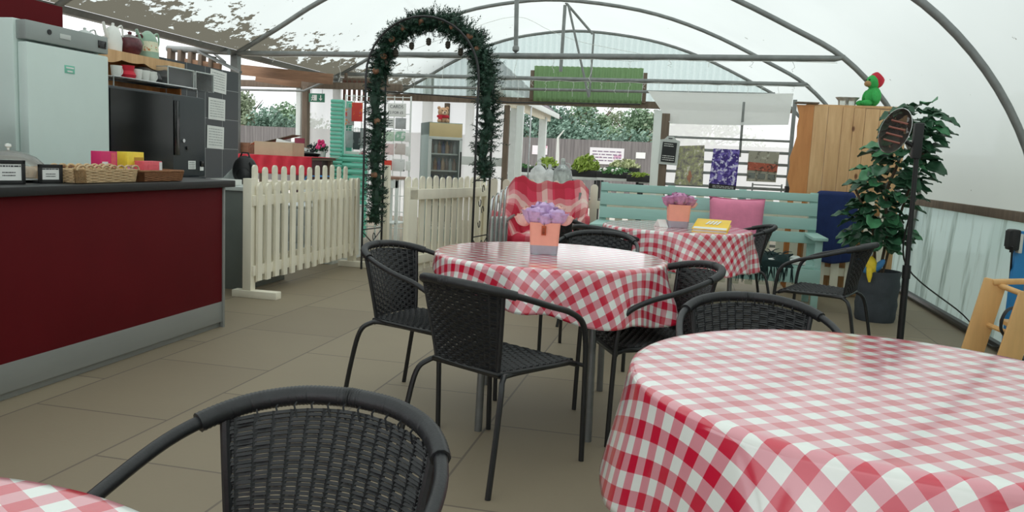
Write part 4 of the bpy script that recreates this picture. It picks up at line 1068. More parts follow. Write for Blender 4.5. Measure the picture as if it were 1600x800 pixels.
o = MB().prism([(0, 0), (.17, 0), (.17, .17)], lambda u, z, d: Vector((u, d, z)), 0, .06).build('clear_wedge', M_plastic); p = aty(342, 276, 6.75); o.location = (p.x, 6.75, .893); tag(o, 'clear plastic wedge shaped stand left of the rucksack', 'stand')
o = MB().lathe([(0, 0), (.16, 0), (.17, .02), (.17, .34), (.15, .40), (0, .41)], 28).build('black_urn', M_gloss); p = atx(-14, 195, -3.75); o.location = (-4.1, 3.82, 0.0); 
t = thing('urn_stand', 'narrow bench under the black urn left of the fridge', 'bench', (-4.1, 3.7, 0)); MB().box((0, 0, .45), (.6, .55, .9)).build('cabinet', M_greypaint, t); MB().box((0, 0, .915), (.62, .58, .03)).build('worktop', M_slate, t)
o.location = (-3.98, 3.74, .931); tag(o, 'black urn cut by the left photo edge beside the fridge', 'urn')

# ------------------------------------------------------------------ shop area beyond the fence
# low red covered table with carton and trays
a, b = aty(378, 250, 9.2), aty(500, 250, 9.2); tz = aty(430, 243, 9.2).z
t = thing('display_table', 'low display table under a red cloth beyond the fence', 'table', ((a.x + b.x) / 2, 9.3, 0)); w = b.x - a.x
for sx in (-1, 1):
    for sy in (-1, 1): MB().box((sx * (w / 2 - .05), sy * .3, (tz - .03) / 2), (.05, .05, tz - .03)).build('leg', M_timber, t)
MB().box((0, 0, tz - .02), (w, .72, .03)).build('tabletop', M_timber, t)
mb = MB(); mb.grid(lambda u, v: Vector(((u - .5) * (w + .05), -.38 + .012 * math.sin(u * 40) * max(0, (v < .35)), tz - .22 + .22 * min(1, v / .35)) if v < .35 else ((u - .5) * (w + .05), -.38 + .76 * (v - .35) / .65, tz)), 60, 20)
o = mb.build('red_cloth', M_red, solid=.004); o.location = t.location + Vector((0, 0, .001)); tag(o, 'bright red cloth over the display table beyond the fence', 'cloth')
a, b = aty(401, 242, 9.1), aty(460, 242, 9.1); hb = aty(420, 222, 9.1).z - tz
t = thing('cardboard_box', 'open brown cardboard box with raised flaps on the red cloth', 'box', ((a.x + b.x) / 2, 9.2, tz + .004)); w = b.x - a.x
mb = MB()
for q in ((0, -.15, hb / 2, w, .006, hb), (0, .15, hb / 2, w, .006, hb), (-w / 2, 0, hb / 2, .006, .3, hb), (w / 2, 0, hb / 2, .006, .3, hb), (0, 0, .004, w, .3, .006)): mb.box(q[:3], q[3:], bv=0)
mb.build('carton', M_card, t)
MB().bar((-w * .45, .15, hb), (w * .3, .17, hb + .10), .26, .006).build('flap', M_timber, t); MB().bar((-w / 2, 0, hb), (-w * .5 - .07, 0, hb - .04), .28, .006).build('flap', M_card, t)
MB().box((.05, .05, hb - .02), (.2, .12, .09), (0, R(12), 0)).build('inner_paper', M_paper, t)
a = aty(388, 238, 9.5); o = MB().box((a.x, 9.45, tz + .075), (.2, .24, .14)).build('plywood_crate', M_oldboard); tag(o, 'small orange brown crate left of the open cardboard box', 'crate')
# dark counter with trays, plant and blue basket
a, b = aty(462, 250, 10.0), aty(500, 250, 10.0); dz = aty(500, 247, 10.0).z
t = thing('dark_counter', 'dark brown shop counter beyond the fence behind the red table', 'counter', ((a.x + b.x) / 2 - .05, 10.35, 0)); w = b.x - a.x + .06
MB().box((0, 0, (dz - .03) / 2), (w, .5, dz - .03)).build('cabinet', mat('dark_maroon_wood', (74, 46, 48), .5, 0, .2, 10, .1), t); MB().box((0, 0, dz - .015), (w + .05, .55, .03)).build('worktop', M_black, t)
def tray(px, py, Y, z, label, m, rot):
    p = aty(px, py, Y); t = thing('plastic_tray', label, 'tray', (p.x, Y, z), rot)
    mb = MB(); mb.lathe([(.0, 0), (.14, 0), (.2, .05), (.205, .05), (.145, -.0), (0, .006)], 20, sy=.7); mb.build('dish', m, t); return t
tray(480, 245, 10.3, dz + .002, 'black shallow tray stacked at the counter left end', M_black, .2); 
o = tray(475, 232, 10.3, dz + .06, 'grey tilted tray lid lying on the black tray', M_palegrey, .3); o.rotation_euler = (R(5), R(14), .2)
p = aty(476, 225, 10.6); o = MB().box((p.x, 10.45, dz + .13), (.15, .02, .26)).build('maroon_card', mat('maroon_card', (128, 32, 58), .6, 0, .06, 9)); tag(o, 'maroon upright display card on the dark counter', 'card')
t = thing('pink_pot_plant', 'pink flowering pot plant on the dark shop counter', 'plant', (aty(505, 235, 10.4).x, 10.36, dz))
MB().lathe([(0, 0), (.05, 0), (.06, .09), (.054, .09), (0, .08)], 16).build('pot', M_ceramic, t); g = random.Random(4)
foliage_bm(MB(), g, 120, .1, .09, .14, .015, .03, (0, 0, .08)).build('leaves', M_leafd, t, ang=0)
mb = MB()
for k in range(12): mb.ball((g.uniform(-.08, .06), g.uniform(-.08, .02), g.uniform(.12, .24)), .024, 7)
mb.build('blossoms', mat('hot_pink', (230, 60, 130), .6), t)
t = thing('dried_arrangement', 'dark dried flower arrangement left of the pink pot plant', 'plant', (aty(492, 235, 10.5).x, 10.45, dz)); g = random.Random(6)
MB().lathe([(0, 0), (.045, 0), (.05, .1), (0, .1)], 14).build('pot', M_black, t); foliage_bm(MB(), g, 90, .09, .08, .13, .015, .03, (0, 0, .09)).build('heads', M_darkgreen, t, ang=0)
p = aty(492, 262, 8.6); t = thing('blue_basket', 'blue rimmed shopping basket just behind the fence pickets', 'basket', (p.x, 8.75, .62))
MB().box((0, 0, .12), (.36, .24, .22), bv=.02).build('tub', M_palegrey, t); MB().tube([(q[0] * .19, q[1] * .13, .24) for q in rounded(1, .2)], .012, 6, closed=True).build('rim', M_bluepaint, t)
for s in (-1, 1): MB().tube([(s * .02 - .13, s * .13, .24), (s * .02 - .1, s * .1, .31), (.1, s * .1, .31), (.13, s * .13, .24)], .007, 6).build('handle', M_bluepaint, t)
t = thing('white_cabinet', 'low white cabinet with drawers behind the picket fence gaps', 'cabinet', (-4.28, 8.45, 0))
MB().box((0, 0, .30), (1.1, .8, .6)).build('body', M_white, t); MB().box((0, 0, .61), (1.14, .84, .02)).build('top', M_palegrey, t)
for k in range(3):
    d = MB().box((0, -.405, .12 + k * .185), (1.0, .02, .165)).build('drawer', M_palegrey, t); MB().cyl((0, -.415, .12 + k * .185), (0, -.44, .12 + k * .185), .014).build('knob', M_black, d)
# exit sign hanging from the lintel
a, b = aty(484, 149, 11.5), aty(508, 157, 11.5); t = thing('exit_sign', 'small green emergency exit sign hanging from the left lintel', 'sign', ((a.x + b.x) / 2, 11.48, (a.z + b.z) / 2)); w = b.x - a.x
M_exit = mat('exit_green', (46, 118, 92), .4, 0, .05, 9); h = .13
MB().box((0, 0, 0), (w, .02, h), bv=.002).build('panel', M_exit, t)
for s in (-1, 1): MB().cyl((s * w * .35, 0, h / 2), (s * w * .35, 0, h / 2 + .06), .004).build('hanger', M_steel, t)
mb = MB(); mb.box((w * .27, -.012, .01), (.014, .003, .06), bv=0); mb.prism([(-.03, -.01), (.03, -.01), (0, -.045)], lambda u, z, d: Vector((w * .27 + u, -.0135 + d, z)), 0, .003); mb.build('arrow', M_paper, t)
mb = MB(); mb.box((-.02, -.012, 0), (.05, .003, .085), bv=0); mb.build('door_symbol', M_paper, t)
mb = MB(); mb.ball((-w * .24, -.012, .032), (.011, .003, .011), 8)
for p, q in (((-w * .24, .02), (-w * .26, -.015)), ((-w * .26, -.015), (-w * .18, -.04)), ((-w * .26, -.015), (-w * .33, -.045)), ((-w * .245, .012), (-w * .17, -.002)), ((-w * .245, .012), (-w * .33, 0))): mb.tube([(p[0], -.012, p[1]), (q[0], -.012, q[1])], .007, 5)
mb.build('running_figure', M_paper, t)
# teal slatted stand
YT = 10.3; a, b = aty(519, 155, YT), aty(537, 155, YT); c = aty(572, 245, YT); zt = a.z
t = thing('slatted_stand', 'teal painted stand of ribbed slats against the grey post', 'display stand', (a.x, YT, 0))
w = b.x - a.x; w2 = c.x - a.x; mb = MB(); nsl = 34
for k in range(nsl): mb.tube([(-.01, 0, .06 + (zt - .06) * (k + .5) / nsl), (w, 0, .06 + (zt - .06) * (k + .5) / nsl)], (zt - .06) / nsl * .46, 8)
mb.build('side_slats', M_teal, t)
mb = MB()
for k in range(13): mb.tube([(w, .03, .06 + (c.z - .06) * (k + .5) / 13), (w2, .03, .06 + (c.z - .06) * (k + .5) / 13)], c.z / 13 * .46, 8)
mb.build('base_slats', M_teal, t); MB().box((w2 / 2, .16, c.z + .012), (w2 + .02, .34, .024)).build('shelf', M_teal, t)
MB().box((w / 2, .3, zt / 2), (w, .03, zt)).build('back_post', M_teal, t)
SHZ = c.z + .024
# hanging gift bags on a white grid
p0, p1 = aty(540, 152, 10.55), aty(642, 152, 10.55); zb = SHZ + .01
gr = thing('wire_grid', 'tall white wire grid carrying the cards and gift bags', 'display stand', (p0.x, 10.564, 0)); W = p1.x - p0.x
for k in range(9): MB().tube([(W * k / 8, 0, 0), (W * k / 8, 0, 2.02)], .006 if k % 4 else .012, 6).build('upright', M_white, gr)
for k in range(9): MB().tube([(0, 0, .2 + k * .225), (W, 0, .2 + k * .225)], .006, 6).build('cross_wire', M_white, gr)
def hung(x0, y0, x1, y1, label, cat, m, Y=10.55, handle=False, name=None, rows=0, deep=.012, seed=1):
    a, b = aty(x0, y0, Y), aty(x1, y1, Y); w, h = b.x - a.x, a.z - b.z
    t = thing(name or cat.replace(' ', '_'), label, cat, ((a.x + b.x) / 2, Y, b.z)); MB().box((0, 0, h / 2), (w, deep, h), bv=.002).build('body', m, t)
    if handle: MB().tube([(-w * .25, 0, h), (-w * .2, 0, h + .06), (w * .2, 0, h + .06), (w * .25, 0, h)], .004, 5).build('handle', M_paper, t)
    if rows: lines(rows, -w * .4, w * .4, h * .15, h * .85, lambda x, z, d: Vector((x, -deep / 2 - .001 - d, z)), t, M_ink, seed=seed)
    return t
M_multi = speckle('bright_print', (176, 172, 170), [(60, 84, 170), (206, 44, 50), (232, 140, 50)], 7, (.54, .57, .6))
M_dkprint = speckle('dark_print_bag', (58, 64, 66), [(150, 160, 158), (70, 110, 120)], 8, (.54, .6))
M_silver = mat('silver_bag', (168, 172, 172), .4, .2, .15, 12)
hung(540, 168, 553, 196, 'blue and red printed gift bag hung highest at the stand left', 'gift bag', M_multi, handle=True)
hung(550, 160, 566, 190, 'red and orange printed gift bag hung beside the blue one', 'gift bag', speckle('warm_print', (206, 60, 50), [(240, 150, 60), (60, 90, 170)], 8, (.55, .6)), 10.536, True)
hung(541, 204, 552, 231, 'silver gift bag on the lower row at the stand left', 'gift bag', M_silver, handle=True)
hung(552, 206, 562, 234, 'dark patterned gift bag between silver ones on the lower row', 'gift bag', M_dkprint, 10.536, True)
hung(563, 200, 572, 232, 'grey printed gift bag nearest the arch on the lower row', 'gift bag', speckle('grey_print', (150, 154, 152), [(90, 120, 126)], 9, (.55,)), handle=True)
hung(540, 236, 572, 242, 'pink edged shelf label strip under the gift bags', 'shelf label', speckle('pink_strip', (222, 214, 210), [(220, 110, 130)], 14, (.52,)), 10.536)
s1 = hung(606, 161, 634, 183, 'white card sign reading CARDS over the card display', 'sign', M_paper, 10.536, name='card_sign')
hw_ = aty(634, 161, 10.54).x - aty(606, 161, 10.54).x
M_greyink = mat('grey_print', (112, 114, 116), .8)
text('CARDS', hw_ * .24, (0, -.008, .135), (R(90), 0, 0), M_greyink, s1); text('2 FOR £5', hw_ * .19, (0, -.008, .055), (R(90), 0, 0), M_greyink, s1)
hung(597, 184, 616, 200, 'white printed sign under the CARDS sign, left one', 'sign', M_paper, 10.55, rows=3, seed=4); hung(618, 184, 634, 202, 'plain grey card sign at the right below the CARDS sign', 'sign', M_silver, 10.55)
hung(596, 205, 615, 221, 'pale green greeting card in the upper card row', 'greeting card', speckle('green_card', (196, 216, 196), [(120, 170, 120)], 14, (.54,)))
hung(617, 205, 633, 221, 'green framed greeting card at the right of the upper row', 'greeting card', speckle('green_card_framed', (150, 190, 166), [(226, 232, 226)], 12, (.5,)))
hung(596, 224, 615, 242, 'pale pink greeting card in the middle card row', 'greeting card', speckle('pink_card', (226, 200, 198), [(206, 150, 160)], 14, (.57,)))
hung(617, 224, 633, 242, 'beige greeting card at the right of the middle row', 'greeting card', speckle('beige_card', (206, 196, 190), [(176, 150, 150)], 14, (.57,)))
hung(598, 250, 611, 266, 'red gift bag hung low right beside the garland', 'gift bag', speckle('red_gift', (224, 64, 44), [(240, 180, 150)], 16, (.6,)), 10.53, True, deep=.05)
hung(613, 248, 632, 268, 'white greeting card with dark stars on the lowest row', 'greeting card', speckle('star_card', (222, 224, 222), [(70, 80, 90)], 18, (.62,)), 10.55)
for k, y in enumerate((207, 229, 252)):
    hung(634, y, 641, y + 15, ('top', 'middle', 'lowest')[k] + ' narrow white card at the grid right edge by the fridge', 'greeting card', M_paper, 10.55)
t = thing('slat_valance', 'row of short dark brown slats hanging above the card display', 'valance', (aty(536, 128, 11.9).x, 11.9, aty(560, 126, 11.9).z))
Lv = aty(606, 128, 11.9).x - aty(536, 128, 11.9).x; dv = aty(560, 126, 11.9).z - aty(560, 158, 11.9).z
MB().box((Lv / 2, 0, 0), (Lv, .05, .07)).build('rail', M_timber, t)
for k in range(9): MB().box((Lv * (k + .5) / 9, -.03, -dv / 2), (Lv / 9 * .55, .02, dv)).build('slat', mat('red_brown_slat', (104, 66, 54), .7, 0, .2, 14, .1), t)
for x in (.04, Lv - .04): MB().box((x, .02, (2.45 - t.location.z) / 2), (.04, .04, 2.45 - t.location.z)).build('hanger', M_timber, t)
# small white table with brown top
p = aty(614, 276, 9.7); t = thing('side_table', 'small white table with a brown top past the arch', 'table', (p.x, 9.75, 0)); tzz = p.z
MB().box((0, 0, tzz - .015), (.2 + .1, .4, .03)).build('tabletop', mat('brown_top', (150, 116, 98), .5, 0, .1, 9), t)
for sx in (-1, 1):
    for sy in (-1, 1): MB().box((sx * .1, sy * .16, (tzz - .03) / 2), (.04, .04, tzz - .03)).build('leg', M_white, t)
MB().box((0, 0, .35), (.22, .36, .02)).build('shelf', M_white, t); MB().box((0, -.17, tzz - .09), (.24, .02, .1)).build('apron', M_white, t)
# glass fronted drinks fridge
Yf = 11.0; a, b = aty(657, 190, Yf), aty(706, 193, Yf); zt = a.z; w = b.x - a.x + .02
df = thing('drinks_fridge', 'tall grey drinks fridge with a glass door and tan sign band', 'fridge', ((a.x + b.x) / 2 - .02, Yf + .32, 0), R(30))
mb = MB()
for q in ((-w / 2 + .02, 0, zt / 2, .04, .6, zt), (w / 2 - .02, 0, zt / 2, .04, .6, zt), (0, .28, zt / 2, w, .04, zt), (0, 0, .1, w, .6, .2), (0, 0, zt - .09, w, .6, .18)): mb.box(q[:3], q[3:], bv=.003)
mb.build('body', mat('fridge_side_grey', (132, 152, 146), .5, 0, .04, 5), df)
MB().box((0, -.308, zt - .105), (w - .01, .016, .19), bv=.003).build('sign_band', mat('tan_band', (206, 186, 140), .5, 0, .04, 6), df)
d = MB(); zl, zh = .2, zt - .22
for q in ((-w / 2 + .02, -.31, (zl + zh) / 2, .04, .03, zh - zl), (w / 2 - .02, -.31, (zl + zh) / 2, .04, .03, zh - zl), (0, -.31, zh, w, .03, .04), (0, -.31, zl, w, .03, .04)): d.box(q[:3], q[3:], bv=.003)
d = d.build('door', M_palegrey, df); MB().box((0, -.305, (zl + zh) / 2), (w - .08, .006, zh - zl - .04), bv=0).build('pane', M_glass, d); MB().box((w / 2 - .02, -.34, 1.1), (.015, .03, .4)).build('handle', M_black, d)
SHV = [.25, .54, .79, 1.03, 1.27]
for z in SHV: MB().box((0, -.03, z - .012), (w - .09, .46, .02), bv=.002).build('shelf', M_white, df)
BOT = [(0, 0), (.028, 0), (.03, .01), (.03, .1), (.022, .125), (.011, .145), (.011, .17), (0, .172)]
MBOT = [mat('bottle_%s' % n, c, .25, 0, .1, 20) for n, c in (('amber', (150, 112, 84)), ('brown', (96, 70, 56)), ('blue', (70, 84, 128)), ('clear', (150, 158, 156)), ('tan', (186, 150, 116)))]
names = ('lowest', 'second lowest', 'middle', 'second highest', 'top'); bot0 = {}
for r_, z in enumerate(SHV[2:] if True else SHV):
    for k in range(7):
        m = MBOT[(k * 2 + r_ * 3) % 5] if r_ else MBOT[(2, 3)[k % 2]]
        if m.name not in bot0:
            o = bot0[m.name] = MB().lathe(BOT, 12).build('drink_bottle', m)
        else: o = bot0[m.name].copy(); COL.objects.link(o)
        o.location = df.location + Matrix.Rotation(R(30), 3, 'Z') @ Vector((-w / 2 + .075 + (w - .15) * k / 6, -.17, z - .001)); tag(o, 'small drink bottle standing in a row on the %s visible shelf of the glass fridge' % ('lowest', 'middle', 'top')[r_], 'bottle', 'bottles on the %s fridge shelf' % ('lowest', 'middle', 'top')[r_])
t = thing('teddy_bear', 'tan plush bear with a red scarf sitting on the drinks fridge', 'soft toy', (aty(687, 187, Yf + .1).x, Yf + .25, zt), R(25))
b_ = MB(); b_.ball((0, 0, .05), (.075, .07, .07), 14); b_.ball((0, -.02, .155), (.078, .07, .07), 16); b_.ball((-.06, -.0, .215), (.026, .015, .026), 10); b_.ball((.06, 0, .215), (.026, .015, .026), 10); b_.ball((-.06, -.07, .03), (.03, .045, .03), 10); b_.ball((.06, -.07, .03), (.03, .045, .03), 10)
b_.build('body', M_teddy, t); MB().ball((.01, -.09, .14), (.036, .03, .028), 10).build('muzzle', mat('pale_plush', (226, 196, 170), .95, 0, .1, 60), t); MB().ball((.01, -.118, .148), .011, 8).build('nose', M_black, t)
for s in (-1, 1): MB().ball((.005 + s * .028, -.083, .175), .008, 8).build('eye', M_black, t)
mb = MB(); mb.tube([(.07 * math.cos(R(q)), .06 * math.sin(R(q)) - .01, .095) for q in range(0, 360, 20)], .022, 8, closed=True); mb.box((-.05, -.085, .06), (.05, .02, .07), (0, R(20), 0)); mb.build('scarf', M_red, t)
# demijohns behind the back fence
t = thing('plant_shelf', 'plank shelf behind the back fence carrying cloudy bottles', 'shelf', (aty(862, 285, 9.2).x, 9.25, 0))
MB().box((0, 0, .9), (.85, .3, .03)).build('board', M_palegrey, t)
for s in (-1, 1): MB().box((s * .38, 0, .4425), (.05, .26, .885)).build('leg', M_timber, t)
DJ = [(0, 0), (.1, 0), (.115, .02), (.118, .12), (.1, .2), (.05, .25), (.028, .265), (.028, .3), (.022, .3), (.02, .26), (.09, .19), (0, .01)]
for k, (px, s, lb) in enumerate(((841, 1.0, 'cloudy demijohn bottle on the left behind the tartan throw'), (858, .85, 'slim cloudy bottle between the two demijohns'), (878, 1.08, 'clear round demijohn on the right behind the tartan throw'))):
    p = aty(px, 285, 9.25); t = thing('demijohn', lb, 'bottle', (p.x, 9.25, .916)); MB().lathe([(r * s * .95, z * s) for r, z in DJ], 22).build('bottle', M_cloud if k < 2 else M_plastic, t); MB().lathe([(0, .29 * s), (.024 * s, .29 * s), (.022 * s, .325 * s), (0, .33 * s)], 12).build('stopper', M_palegrey, t)
    MB().tube([(.03 * s, 0, .28 * s), (.075 * s, 0, .27 * s), (.09 * s, 0, .22 * s)], .007, 6).build('handle', M_plastic, t)

# ------------------------------------------------------------------ tartan covered chair and folded chairs
px, py = aty(846, 330, 7.9).x, 8.0
t = thing('garden_chair', 'folding garden chair hidden under the red tartan throw', 'chair', (px, py, 0))
for s in (-1, 1):
    MB().tube([(s * .33, -.3, 0), (s * .33, .28, .62)], .013, 8).build('leg', M_galv, t); MB().tube([(s * .33, .3, 0), (s * .33, -.28, .6)], .013, 8).build('leg', M_galv, t)
    MB().tube([(s * .33, -.3, .62), (s * .33, .2, .66)], .016, 8).build('armrest', M_galv, t)
    MB().tube([(s * .33, .12, .42), (s * .33, .29, .92)], .013, 8).build('back_upright', M_galv, t)
MB().box((0, -.02, .42), (.62, .5, .02)).build('seat', M_palegrey, t); MB().bar((0, .24, .46), (0, .345, .74), .5, .02, (1, 0, 0)).build('backrest', M_palegrey, t)
def throw(u, v):
    a = (u - .5) * 2; aa = abs(a); bump = .055 * math.exp(-((aa - .66) / .2) ** 2) - .09 * max(0, aa - .82) / .18 + .012 * math.sin(a * 7 + 1)
    arm = max(0, min(1, (aa - .62) / .3)) ** .7; wr = .014 * math.sin(a * 13 + v * 9) + .01 * math.sin(a * 23 - v * 17)
    if v < .18:   # hanging over the back
        k = v / .18; return Vector((a * .43, .44 - .05 * k, .70 + (.31 + bump) * k))
    if v < .55:
        k = (v - .18) / .37; return Vector((a * (.43 + .02 * k), .39 - .24 * k - .10 * arm * k + wr * k, 1.01 + bump * (1 - k) - k * (.51 - .22 * arm) + wr * .6))
    if v < .8:
        k = (v - .55) / .25; return Vector((a * (.45 + .04 * k), .15 - .46 * k - .1 * arm * (1 - k), .50 + .22 * arm + wr - .02 * k))
    k = (v - .8) / .2; return Vector((a * .49, -.31 - .04 * k + .02 * math.sin(a * 16), .48 + .22 * arm - (.36 + .2 * arm) * k))
mb = MB(); mb.grid(throw, 56, 70, lambda u, v: (u * .95 + .12 + .02 * math.sin(v * 11), v * 1.5 + .02 * math.sin(u * 12))); o = mb.build('tartan_throw', M_tartan, ang=0, solid=.012); o.location = (px, py, 0); o.rotation_euler = (0, 0, R(4))
tag(o, 'red and cream tartan throw draped over the garden chair by the fence', 'throw')
for k in range(4):
    p = aty(768 + 5 * k, 370, 7.5); t = thing('folded_chair', ('first', 'second', 'third', 'fourth')[k] + ' folded chrome chair from the left, leaning by the tartan throw', 'folded chair', (p.x, 7.5 + .05 * k, 0), R(12))
    hh = .86 + .03 * k
    MB().tube(spline([(-.02, -.2, 0), (-.02, -.19, .5), (-.01, -.16, hh - .06), (0, -.08, hh), (0, .1, hh), (-.01, .19, hh - .06), (-.02, .2, .5), (-.02, .22, 0)], 5), .012, 8).build('frame', M_steel, t)
    MB().tube([(.02, -.16, 0), (.02, -.14, .62), (.02, .14, .62), (.02, .16, 0)], .011, 8).build('leg_frame', M_steel, t); MB().box((.0, 0, .5), (.018, .28, .34)).build('seat', M_palegrey, t)

# ------------------------------------------------------------------ trellis with posters, drape, blackboard
YR = 10.5
tx0, tx1 = aty(1037, 235, YR).x, aty(1236, 230, YR).x; L = tx1 - tx0; zt = aty(1245, 156, YR).z
t = thing('metal_trellis', 'grey metal trellis frame carrying three posters behind the bench', 'trellis', (tx0, YR, 0))
MB().box((0, 0, .95), (.1, .07, 1.9), bv=.004).build('timber_post', M_timber, t); MB().box((L, 0, zt / 2), (.045, .045, zt)).build('post', M_galv, t)
for k, y in enumerate((221, 240, 258.5, 276, 297)):
    z = aty(1230, y, YR).z; MB().box((L / 2, 0, z), (L, .03, .028 if k == 0 else .035), bv=.003).build('bar', M_galv, t)
z0 = aty(1158, 236, YR).z; xm = aty(1158, 215, YR).x - tx0; MB().box((xm, 0, (z0 + 1.9) / 2 + .05), (.03, .03, 1.9 - z0 + .25)).build('upright', M_galv, t)
MB().box((L / 2, 0, .3), (L, .03, .035)).build('bar', M_galv, t)
tri = thing('small_easel_frame', 'small thin metal frame standing below the right poster', 'frame', (aty(1198, 296, YR - .3).x, YR - .3, 0))
zf = aty(1200, 287, YR - .3).z
for s in (-1, 1): MB().tube([(s * .17, 0, 0), (s * .17, 0, zf)], .01, 6).build('leg', M_galv, tri)
MB().tube([(-.17, 0, zf - .02), (.17, 0, zf - .02)], .008, 6).build('rail', M_galv, tri)
def poster(c4, label, m, extra=None):
    P = [aty(x, y, YR - .022) for x, y in c4]; o = MB(); th = Vector((0, .004, 0)); V = P + [p + th for p in P]
    c = sum(P, Vector()) / 4; V = [v - c for v in V]
    o._add(V, [(0, 1, 2, 3), (7, 6, 5, 4), (0, 4, 5, 1), (1, 5, 6, 2), (2, 6, 7, 3), (3, 7, 4, 0)], False); o = o.build('poster', m, ang=0); o.location = c; tag(o, label, 'poster', 'posters on the trellis'); return o, P, c
def garden_photo():
    s = NT('garden_photo_print'); v = s.coord('Object'); sx = s.n('ShaderNodeSeparateXYZ'); s.l(v, sx.inputs[0])
    n = s.noise(v, 14, 6, .7); c = s.ramp(n, [(.35, lin((84, 84, 76))), (.46, lin((150, 146, 134))), (.55, lin((168, 172, 120))), (.63, lin((222, 216, 208)))])
    r = s.math('ADD', s.math('MULTIPLY', s.math('ABSOLUTE', sx.outputs[0]), 3.0), s.math('ABSOLUTE', s.math('ADD', sx.outputs[2], .14)))
    k = s.math('LESS_THAN', s.math('ADD', r, s.math('MULTIPLY', n, .3)), .24); return s.done(s.bsdf(s.mix(s.math('MULTIPLY', k, .8), c, lin((178, 108, 82))), .5))
poster(((1062, 228), (1101, 227), (1098, 290), (1053, 288)), 'poster of a flowering pot plant, left on the trellis', garden_photo())
o, P, c = poster(((1115, 232), (1156, 234), (1150, 292.5), (1107, 290)), 'dark purple poster of small white blossoms, middle of the trellis', speckle('purple_blossom_print', (58, 36, 128), [(120, 104, 190), (216, 214, 240), (34, 26, 66)], 13, (.5, .53, .62)))
MB().box((-.01, -.004, -.245), (.33, .003, .07), (0, R(2.5), 0), bv=0).build('caption_strip', M_black, o); lines(2, -.13, .13, -.26, -.225, lambda x, z, d: Vector((x, -.0062 - d, z - .04 * x)), o, M_paper, seed=5, th=.0006)
o, P, c = poster(((1170, 236), (1218, 238), (1212, 285), (1166, 283)), 'stone wall and red flower poster, right on the trellis', speckle('stone_wall_print', (160, 158, 142), [(120, 118, 104), (184, 184, 168)], 12, (.54, .58)))
MB().box((.0, -.004, -.005), (.36, .003, .10), (0, R(2.5), 0), bv=0).build('flower_strip', speckle('red_flower_print', (172, 88, 66), [(96, 60, 48), (206, 120, 96)], 13, (.52, .58)), o)
for k in range(3): MB().box((-.125 + k * .12, -.004, -.115 - k * .005), (.09, .003, .07), (0, R(2.5), 0), bv=0).build('inset_photo', speckle('inset_%d' % k, (118, 124, 118), [(80, 84, 80)], 22, (.52,)), o)
a, b, c, d = aty(1012, 142, YR + .3), aty(1240, 146, YR + .3), aty(1232, 195, YR - .06), aty(1047, 193, YR - .06)
mb = MB()
def dr(u, v):
    l = a.lerp(d, v); r_ = b.lerp(c, v); p = l.lerp(r_, u); return p + Vector((0, .02 * math.sin(u * 14) * v, -.012 * math.sin(u * math.pi)))
mb.grid(dr, 40, 16); o = mb.build('white_drape', M_drape, ang=0); tag(o, 'white sheet hung from the pipes above the trellis', 'drape')
p0, p1 = aty(1030, 212, YR - .12), aty(1058, 258, YR - .12); w, h = p1.x - p0.x, p0.z - p1.z
t = thing('blackboard', 'small blackboard in a pale grey frame on the timber post', 'blackboard', ((p0.x + p1.x) / 2, YR - .058, p1.z), 0); t.rotation_euler = (0, R(3), 0)
pts = [(-w / 2, 0), (w / 2, 0), (w / 2, h * .86), (w * .3, h * .89), (w * .16, h), (-w * .16, h), (-w * .3, h * .89), (-w / 2, h * .86)]
MB().prism(pts, lambda u, z, d: Vector((u, d, z)), 0, .02).build('frame', M_palegrey, t); MB().box((0, -.004, h * .44), (w * .72, .008, h * .7), bv=0).build('slate', M_chalk, t)
lines(2, -w * .28, w * .2, h * .62, h * .76, lambda x, z, d: Vector((x, -.0085 - d, z)), t, M_paper, 'chalk_writing', seed=3); lines(3, -w * .3, w * .3, h * .13, h * .34, lambda x, z, d: Vector((x, -.0085 - d, z)), t, M_paper, 'chalk_writing', seed=8)
MB().tube([(-w * .1, -.003, h * .93), (w * .1, -.003, h * .93)], .006, 6).build('slot', M_ink, t)

# ------------------------------------------------------------------ wooden screen, toys, blue cover
YW = 8.72; A = aty(1253, 164, YW); B = aty(1400, 172, YW); zt = A.z
t = thing('plank_screen', 'tall knotty pine plank screen with a wavy left edge behind the bench', 'screen', (A.x, YW, 0)); W = B.x - A.x + .12
MB().prism([(.0, 0), (.12, 0), (.12, zt)] + [(-.03 + .02 * math.sin(k * .9) + .012 * math.sin(k * 2.7) - .08 * (1 - k / 18), zt * k / 18) for k in range(18, 0, -1)], lambda u, z, d: Vector((u, d, z)), -.012, .012).build('edge_board', M_pineor, t)
xs = .12; k = 0; g = random.Random(2)
while xs < W - .01:
    w = min(g.uniform(.105, .14), W - xs); MB().box((xs + w / 2, 0, (zt - .012 * k * .4) / 2), (w - .003, .024, zt - .012 * k * .4), bv=.003).build('plank', M_pine, t); xs += w; k += 1
MB().box((W / 2, .03, .5), (W, .03, .09)).build('batten', M_timber, t); MB().box((W / 2, .03, 1.7), (W, .03, .09)).build('batten', M_timber, t)
MB().box((W / 2, .13, zt + .0), (W - .1, .26, .024)).build('top_shelf', M_pine, t)
for s in (.1, W - .1): MB().box((s, .22, (zt - .06) / 2), (.05, .04, zt - .06)).build('leg', M_timber, t)
MB().box((.05, .02, zt + .022), (.22, .12, .016), (0, 0, .1)).build('cap_board', M_timber, t)
SZ2 = zt + .012
for k, (px, lb) in enumerate(((1316, 'left glass bowl on top of the pine screen'), (1330, 'right glass bowl on top of the pine screen'))):
    p = aty(px, 165, YW + .12); o = MB().lathe([(0, 0), (.04, 0), (.045, .05), (.075, .085), (.07, .085), (.04, .055), (0, .05)], 20).build('glass_bowl', M_plastic); o.location = (p.x, YW + .12, SZ2); tag(o, lb, 'bowl')
